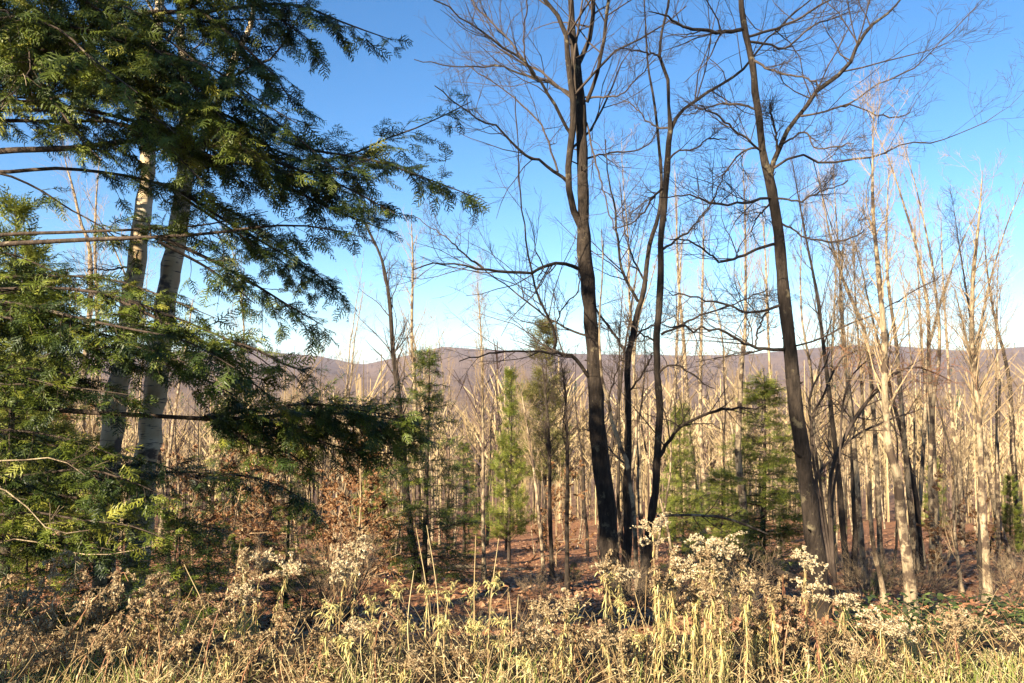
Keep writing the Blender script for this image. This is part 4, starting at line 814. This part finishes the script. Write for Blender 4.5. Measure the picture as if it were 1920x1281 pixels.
# bare dead lower branches of the hemlock, bleached by the sun
for k, (pix, d0, d1, r) in enumerate([([(-60, 868), (0, 864), (60, 862), (105, 858), (132, 872), (160, 892)], 5.4, 5.1, .013), ([(-40, 900), (30, 930), (80, 985), (120, 1000), (168, 994)], 5.3, 5.0, .009),
        ([(-60, 1020), (40, 1010), (130, 1036), (200, 1040), (250, 1032), (290, 1022)], 5.8, 5.6, .008), ([(-30, 60), (20, 70), (22, 110), (30, 150), (0, 205)], 4.9, 4.7, .02)]):
    p = resample(hpath(pix, d0, d1), 18); m = MB(); m.tubes(p, np.linspace(r, .003, 18), 6)
    branch_out(p[None], np.linspace(r, .003, 18)[None], np.random.default_rng(330 + k), [(7, .12, .5, 1.1, 4, .45), (3, .5, .4, 1., 4, .2)], m, up=0.); m.build('dead_branch', M['pale'], hem, hb)

# ------------------------------------------------------------------ the verge: weeds gone to seed
FL = (np.array([[-.5, 0, 0], [.5, .1, 0], [0, .6, .15], [0, -.1, -.5], [.1, .4, .5]]), np.array([(0, 1, 2), (3, 4, 1), (0, 4, 2)]))
def fluff(m, pos, size, tint, rg):
    B = len(pos); a = norm(rg.normal(0, 1, (B, 3))); b = norm(np.cross(a, rg.normal(0, 1, (B, 3)))); c = np.cross(a, b)
    m.stamp(*FL, np.stack([a, b, c], -1) * np.broadcast_to(size, (B,))[:, None, None], pos, tint)
def weed(kind, bx, tx, ty, d, label, group, seed, lean_d=.0):
    rg = np.random.default_rng(seed)
    x = (bx - 960) / FPX * d; base = np.array([x, d, float(ground(x, d)) - .02]); top = P(tx, ty, d + lean_d)
    H = top[2] - base[2]
    nm = {'fluff': 'goldenrod', 'yellow': 'goldenrod', 'brown': 'goldenrod', 'umbel': 'goldenrod', 'bare': 'dry_stalk', 'red': 'dock'}[kind]
    root = thing(nm, label, 'weed' if kind != 'bare' else 'stalk', base, group)
    mid = base * .5 + top * .5; mid[:2] += (base[:2] - top[:2]) * .12 + rg.normal(0, .015, 2); mid[2] += .04 * H
    path = [base, mid, top]
    if kind == 'brown': tip = top + np.array([np.sign(tx - bx + .1) * .08, rg.normal(0, .03), -.03]); path.append(tip)
    pts = resample(np.array(path), 14); r0 = {'bare': .0045, 'brown': .0045}.get(kind, .005); rad = np.linspace(r0, .0018, 14)
    m = MB(); m.tubes(pts, rad, 5, rg.uniform(.3, .9)); m.build('stem', M['redstem'] if kind in ('brown', 'red') else M['dry'], root, base)
    if kind == 'bare': return root
    P1, R1 = pts[None], rad[None]
    nl = int({'fluff': 80, 'yellow': 120, 'brown': 60, 'umbel': 50, 'red': 70}[kind] * min(1.3, .4 + H * .8))
    t = rg.uniform(.22 if kind != 'umbel' else .1, .93, nl); q, tn, _ = sample(P1, R1, np.zeros(nl, int), t); a = np.arange(nl) * 2.4
    out = np.stack([np.cos(a), np.sin(a), rg.uniform(-.1, .7, nl)], -1); sd = np.stack([-np.sin(a), np.cos(a), rg.normal(0, .5, nl)], -1)
    lm = MB(); ln = {'fluff': .052, 'yellow': .062, 'brown': .045, 'umbel': .05, 'red': .05}[kind]
    tin = {'fluff': (.4, .28), 'yellow': (.58, .25), 'brown': (.5, .28), 'umbel': (.7, .3), 'red': (.35, .3)}[kind]
    lm.ribbons(q, out, sd, ln * rg.uniform(.4, 1.3, nl), rg.uniform(.003, .0075, nl), rg.uniform(.3, 1.5, nl), 6, np.clip(rg.normal(*tin, nl), 0, 1))
    tag(lm.build('leaf_cluster', M[{'brown': 'dry', 'red': 'redstem'}.get(kind, 'gold')], root, base, smooth=False), kind='stuff')
    hm = MB(); n = {'fluff': 13, 'yellow': 8, 'brown': 12, 'umbel': 11, 'red': 9}[kind]
    t = rg.uniform({'brown': .5, 'red': .6}.get(kind, .84), 1., n); q, tn, _ = sample(P1, R1, np.zeros(n, int), t); a = rg.uniform(0, 6.3, n)
    spread = {'fluff': .115, 'yellow': .06, 'brown': .085, 'umbel': .07, 'red': .04}[kind]
    up = {'fluff': 1.1, 'yellow': 1.2, 'brown': .5, 'umbel': .9, 'red': 1.6}[kind]
    lp, lr = grow(q, np.stack([np.cos(a), np.sin(a), up + 0 * a], -1), spread * rg.uniform(.6, 1.4, n), .0018, .001, 6, .15, -.22 if kind != 'umbel' else -.05, rg); hm.tubes(lp, lr, 3, .4)
    if kind == 'umbel':
        k = 110; q, tn, _ = sample(lp, lr, rg.integers(0, n, k), rg.uniform(.2, 1, k)); a = rg.uniform(0, 6.3, k)
        hm.ribbons(q, np.stack([np.cos(a), np.sin(a), rg.uniform(-.2, .8, k)], -1), np.stack([-np.sin(a), np.cos(a), rg.normal(0, .5, k)], -1), rg.uniform(.015, .045, k), rg.uniform(.003, .008, k), rg.uniform(.1, .8, k), 4, np.clip(rg.normal(.7, .3, k), 0, 1)); tag(hm.build('leafy_top', M['gold'], root, base, smooth=False), kind='stuff')
    else:
        k = {'fluff': 330, 'yellow': 170, 'brown': 230, 'red': 150}[kind]; q, tn, _ = sample(lp, lr, rg.integers(0, n, k), rg.uniform(.15, 1.05, k).clip(0, 1))
        tc = {'fluff': .8, 'yellow': .5, 'brown': .42, 'red': .2}[kind] * (.5 if seed >= 1300 else 1)
        fluff(hm, q + rg.normal(0, .006, (k, 3)), rg.uniform(.009, .023, k), np.clip(rg.normal(tc, .2, k), 0, 1), rg); tag(hm.build('seed_head', M['fluff'], root, base, smooth=False), kind='stuff')
    return root
WD = [  # kind, foot x, top x, top y, depth, what it looks like
 ('fluff', 1228, 1224, 982, 4.6, 'tallest goldenrod, single white seed plume above all the other weeds'),
 ('fluff', 1330, 1322, 1012, 4.6, 'goldenrod with wide white seed plume, left one of the bright yellow clump'),
 ('fluff', 1345, 1356, 1010, 4.7, 'goldenrod with white seed plume, right one atop the bright yellow clump'),
 ('yellow', 1342, 1338, 1052, 4.5, 'bright yellow-leaved goldenrod in the middle of the clump'), ('yellow', 1360, 1366, 1075, 4.6, 'bright yellow-leaved goldenrod on the right flank of the clump'),
 ('yellow', 1262, 1258, 1040, 4.6, 'narrow yellow-green goldenrod between the tallest plume and the yellow clump'), ('fluff', 1300, 1294, 1062, 4.5, 'goldenrod with dull seed head on the left flank of the yellow clump'),
 ('fluff', 1508, 1508, 1045, 4.8, 'goldenrod with small whitish plume standing before the leaning maple trunk'), ('fluff', 1530, 1522, 1100, 4.6, 'short goldenrod with drooping plume beside the leaning maple trunk'),
 ('fluff', 1572, 1580, 1125, 4.7, 'pale fluffy goldenrod just right of the leaning maple foot'), ('yellow', 1400, 1408, 1090, 4.5, 'leafy yellow goldenrod right of the white plumes'),
 ('red', 1440, 1442, 1100, 4.5, 'reddish brown dried weed right of the yellow clump'), ('red', 1462, 1468, 1080, 4.7, 'pinkish brown feathery weed left of the leaning maple foot'),
 ('red', 1385, 1392, 1160, 4.3, 'rust-red dried weed low in front of the yellow clump'), ('brown', 1455, 1490, 1120, 4.4, 'brown seed-headed goldenrod nodding right before the leaning maple'),
 ('umbel', 1140, 1138, 1085, 4.6, 'yellow-green goldenrod tip in front of the big forked maple'), ('fluff', 1165, 1162, 1072, 4.8, 'thin stalk with two small white tufts before the big forked maple'),
 ('umbel', 1062, 1066, 1150, 4.5, 'round yellow-green leafy top left of the big forked maple foot'), ('umbel', 1190, 1198, 1195, 4.4, 'small yellow-green tuft low below the tallest plume'),
 ('umbel', 835, 845, 1100, 4.6, 'yellow-green leafy goldenrod below the clearing, tallest of three'), ('umbel', 880, 885, 1105, 4.7, 'yellow-green leafy goldenrod below the clearing, right one of three'),
 ('umbel', 750, 742, 1100, 4.6, 'curved yellow-green goldenrod under the dark left-centre trunk'), ('umbel', 800, 802, 1095, 4.7, 'yellow-green goldenrod between the two other leafy tops below the clearing'),
 ('fluff', 655, 668, 1020, 4.9, 'goldenrod with beige plume before the copper beeches'), ('fluff', 640, 650, 1065, 4.7, 'shorter beige-plumed goldenrod before the copper beeches'),
 ('yellow', 478, 462, 1035, 4.5, 'pale cream goldenrod clump under the hemlock, left plume'), ('fluff', 488, 492, 1042, 4.6, 'pale cream goldenrod clump under the hemlock, middle plume'), ('fluff', 498, 545, 1060, 4.6, 'pale cream goldenrod leaning right out of the clump under the hemlock'),
 ('fluff', 470, 455, 1105, 4.4, 'low cream goldenrod at the foot of the clump under the hemlock'), ('yellow', 440, 430, 1150, 4.3, 'low yellowish goldenrod left of the cream clump'),
 ('brown', 40, 120, 1045, 4.6, 'tall brown nodding goldenrod at far left with pale leaves on top'), ('brown', 60, 140, 1075, 4.5, 'brown goldenrod arching right beside the tallest one at far left'),
 ('brown', 130, 222, 1075, 4.5, 'brown goldenrod arching far right below the golden birch'), ('brown', 110, 190, 1110, 4.4, 'brown tufted goldenrod under the golden birch, shorter one'),
 ('brown', 225, 292, 1080, 4.7, 'thin brown goldenrod right below the shaded birch'), ('brown', 0, 20, 1110, 4.5, 'brown goldenrod cut by the left edge'), ('brown', 190, 260, 1150, 4.3, 'low brown goldenrod bending right below the birches'),
 ('brown', 290, 350, 1190, 4.3, 'grey-brown fluffy goldenrod mound left of the cream clump'), ('brown', 270, 330, 1210, 4.2, 'lowest fluffy goldenrod left of the cream clump'), ('brown', 10, 60, 1160, 4.3, 'low rusty goldenrod at the left corner'),
 ('fluff', 640, 660, 1180, 4.4, 'pale cream low goldenrod right of the crossed dry stalks'), ('umbel', 700, 690, 1165, 4.4, 'cream-green low goldenrod beneath the copper beeches'), ('umbel', 930, 940, 1165, 4.4, 'cream-green low goldenrod under the slim centre pole'),
 ('fluff', 1000, 1010, 1190, 4.4, 'tan low goldenrod just left of the round leafy top'), ('fluff', 1640, 1650, 1170, 4.4, 'curled tan goldenrod in front of the brambles'), ('fluff', 1700, 1690, 1185, 4.4, 'curled beige goldenrod right in front of the brambles'), ('red', 1788, 1790, 1180, 4.4, 'reddish dock stalk among straw grass at right'),
]
for k, (kd, bx, tx, ty, d, lab) in enumerate(WD): weed(kd, bx, tx, ty, d, lab, 'weeds gone to seed along the verge', 1000 + k, rng.uniform(-.15, .15))
BA = [(430, 345, 1058, 4.4, 'pale bent dry stalk leaning left under the shaded birch'), (300, 362, 1100, 4.4, 'dry stalk leaning right, crossing the bent pale stalk'), (640, 612, 1005, 4.7, 'tall thin dry stalk left of the beige plumes'),
      (452, 450, 1020, 4.6, 'dry stalk rising straight behind the cream clump'), (828, 800, 985, 4.8, 'tall pale stalk bending left, leftmost of the clearing stalks'), (812, 780, 990, 4.8, 'pale stalk leaning left beside the dark left-centre trunk'),
      (893, 892, 1005, 4.7, 'straight pale stalk in the middle of the clearing'), (915, 935, 1010, 4.7, 'pale stalk leaning right in the clearing'), (775, 776, 1070, 4.5, 'short straight stalk below the dark left-centre trunk'),
      (970, 972, 1115, 4.5, 'short stalk right of the leaning clearing stalk'), (952, 954, 1110, 4.5, 'short straight stalk left of the round leafy top'), (1100, 1045, 1102, 4.5, 'curved stalk arching left before the big forked maple'),
      (1640, 1560, 1150, 4.3, 'long dry stalk leaning left before the leaning maple foot'), (1650, 1590, 1165, 4.3, 'second long stalk leaning left next to it'), (1770, 1740, 1160, 4.3, 'straw stalk leaning left at the right verge'),
      (1860, 1850, 1170, 4.4, 'straw stalk standing at the right verge'), (1925, 1890, 1175, 4.3, 'straw stalk leaning left at the right edge'), (1205, 1212, 1080, 4.5, 'bleached dry stalk bundle left of the tallest plume'), (1218, 1190, 1110, 4.5, 'bleached dry stalk leaning left under the tallest plume')]
for k, (bx, tx, ty, d, lab) in enumerate(BA): weed('bare', bx, tx, ty, d, lab, 'bare dry stalks along the verge', 1200 + k)
rg = np.random.default_rng(99)
FILL = [(-40, 330, 20, 'brown', 'low dry brown goldenrod in the left weed bank', 1165), (330, 620, 15, 'brown', 'low dry goldenrod in the weeds under the hemlock tips', 1205), (600, 1000, 18, 'umbel', 'low pale leafy goldenrod in the weeds below the clearing', 1190),
        (1000, 1220, 10, 'fluff', 'low faded goldenrod at the foot of the big forked maple', 1200), (1220, 1460, 26, 'yellow', 'leafy goldenrod stem within the bright yellow clump', 1125), (1440, 1640, 11, 'red', 'low reddish weed at the foot of the leaning maple', 1185), (1620, 1930, 10, 'fluff', 'low faded goldenrod in front of the brambles at right', 1220)]
for z, (x0, x1, n, kd, lab, ty) in enumerate(FILL):
    for k in range(n):
        bx = x0 + (x1 - x0) * (k + rg.uniform(0, 1)) / n; d = rg.uniform(4.1, 4.9); kk = kd if rg.uniform() < .75 else ['fluff', 'brown', 'umbel'][int(rg.integers(3))]
        if lab.startswith('leafy goldenrod stem'): kk = kd
        weed(kk, bx, bx + rg.normal(25 if kd == 'brown' else 0, 18), ty + rg.normal(-8, 42), d, lab, lab + ' (all of them)', 1300 + z * 60 + k, rg.normal(0, .1))

# ------------------------------------------------------------------ ground cover nobody could count
def scatter_ribbons(name, label, cat, mat, n, xr, yr, L, W, bend, tint, seed, K=4, upw=1., zj=0., dens=None, prof=None):
    rg = np.random.default_rng(seed); y = rg.uniform(*yr, n); px = rg.uniform(*xr, n); x = (px - 960) / FPX * y
    if dens is not None: k = rg.uniform(0, 1, n) < dens(px, y); x, y, px = x[k], y[k], px[k]; n = len(x)
    p = np.stack([x, y, ground(x, y) + rg.uniform(0, 1, n) ** 1.5 * zj - .01], -1); a = rg.uniform(0, 6.3, n)
    d = np.stack([np.cos(a), np.sin(a), upw * rg.uniform(.3, 1.6, n)], -1); sd = np.stack([-np.sin(a), np.cos(a), rg.normal(0, .6, n)], -1)
    m = MB(); m.ribbons(p, d, sd, rg.uniform(*L, n), rg.uniform(*W, n), rg.uniform(*bend, n), K, np.clip(rg.normal(*tint, n), 0, 1), prof)
    return m, (x, y, px, rg)
def clump(px, y): return np.clip(.45 + .9 * np.sin(px * .031 + 3 * np.sin(y * 2.1)) * np.sin(px * .0113 + y * 5.) + .4 * np.sin(px * .083 + y * 9), .06, 1)
m, _ = scatter_ribbons('', '', '', 'dry', 22000, (-80, 2000), (3.95, 5.2), (.02, .06), (.004, .011), (.05, .7), (.62, .27), 401, 3, .6, .17, lambda px, y: np.interp(y, [3.9, 4.3, 5.0, 5.6], [1, .9, .4, .15]) * clump(px, y))
rg = np.random.default_rng(402); n = 3000; y = 3.95 + 1.9 * rg.uniform(0, 1, n) ** 1.6; px = rg.uniform(-80, 2000, n); kp = rg.uniform(0, 1, n) < clump(px, y); y = y[kp]; px = px[kp]; n = len(y); x = (px - 960) / FPX * y
a = rg.uniform(0, 6.3, n); pts, rad = grow(np.stack([x, y, ground(x, y) - .02], -1), np.stack([np.cos(a) * .5, np.sin(a) * .5, .8 + 0 * a], -1), rg.uniform(.08, .42, n), .0026, .0012, 4, .14, -.09, rg); m.tubes(pts, rad, 3, rg.uniform(.2, .9, n))
tag(m.build('dry_undergrowth', M['dry'], smooth=False), 'tangle of curled dead leaves and broken stems covering the verge', 'undergrowth', kind='stuff')
gd = lambda px, y: np.clip(.25 + .9 * np.exp(-((px - 190) / 90) ** 2) + .9 * np.clip((px - 1540) / 200, 0, 1) + .25 * np.sin(px * .021) , 0, 1) * np.interp(y, [3.9, 4.5, 5.4], [1, .8, .12])
m, _ = scatter_ribbons('', '', '', 'grass', 9000, (-80, 2000), (3.8, 4.7), (.05, .22), (.003, .006), (.02, .28), (.58, .32), 403, 5, 2.2, 0, gd, [1, .9, .6, .1])
tag(m.build('grass', M['grass'], smooth=False), 'straw and green grass blades along the bottom of the verge', 'grass', kind='stuff')
m, _ = scatter_ribbons('', '', '', 'green', 2600, (1560, 1960), (5.2, 7.4), (.03, .06), (.02, .04), (.05, .5), (.4, .3), 404, 4, .6, .30, None, [.2, 1, .8, .05])
tag(m.build('bramble', M['green'], smooth=False), 'dark green bramble leaves growing below the bank at right', 'bramble', kind='stuff')
m = MB(); rg = np.random.default_rng(406); n = 42000; y = 8 * (42 / 8) ** rg.uniform(0, 1, n); x = (rg.uniform(-150, 2070, n) - 960) / FPX * y; a = rg.uniform(0, 6.3, n)
m.ribbons(np.stack([x, y, ground(x, y) + .015], -1), np.stack([np.cos(a), np.sin(a), rg.normal(.15, .3, n)], -1), np.stack([-np.sin(a), np.cos(a), rg.normal(0, .35, n)], -1), rg.uniform(.05, .12, n), rg.uniform(.04, .08, n), rg.uniform(-.1, .3, n), 2, np.clip(rg.normal(.5, .25, n), 0, 1), [1, .5])
tag(m.build('fallen_leaves', M['litter'], smooth=False), 'brown fallen leaves covering the woodland floor', 'leaves', kind='stuff')

# ------------------------------------------------------------------ thin autumn haze over the valley
m = MB(); x, y0, y1, z0, z1 = 7300, -4300, 7300, -60, 175
m.add([(-x, y0, z0), (x, y0, z0), (x, y1, z0), (-x, y1, z0), (-x, y0, z1), (x, y0, z1), (x, y1, z1), (-x, y1, z1)], q=[(0, 3, 2, 1), (4, 5, 6, 7), (0, 1, 5, 4), (1, 2, 6, 5), (2, 3, 7, 6), (3, 0, 4, 7)])
hm, nt, nd, lk = newmat('thin_haze'); v = nd('ShaderNodeVolumePrincipled'); v.inputs['Color'].default_value = (.60, .70, 1., 1); v.inputs['Density'].default_value = .00006; v.inputs['Anisotropy'].default_value = 0.
o = nd('ShaderNodeOutputMaterial'); lk(v.outputs[0], o.inputs['Volume'])
tag(m.build('haze', hm, smooth=False), 'thin bluish haze over the valley and ridge', 'haze', kind='stuff')
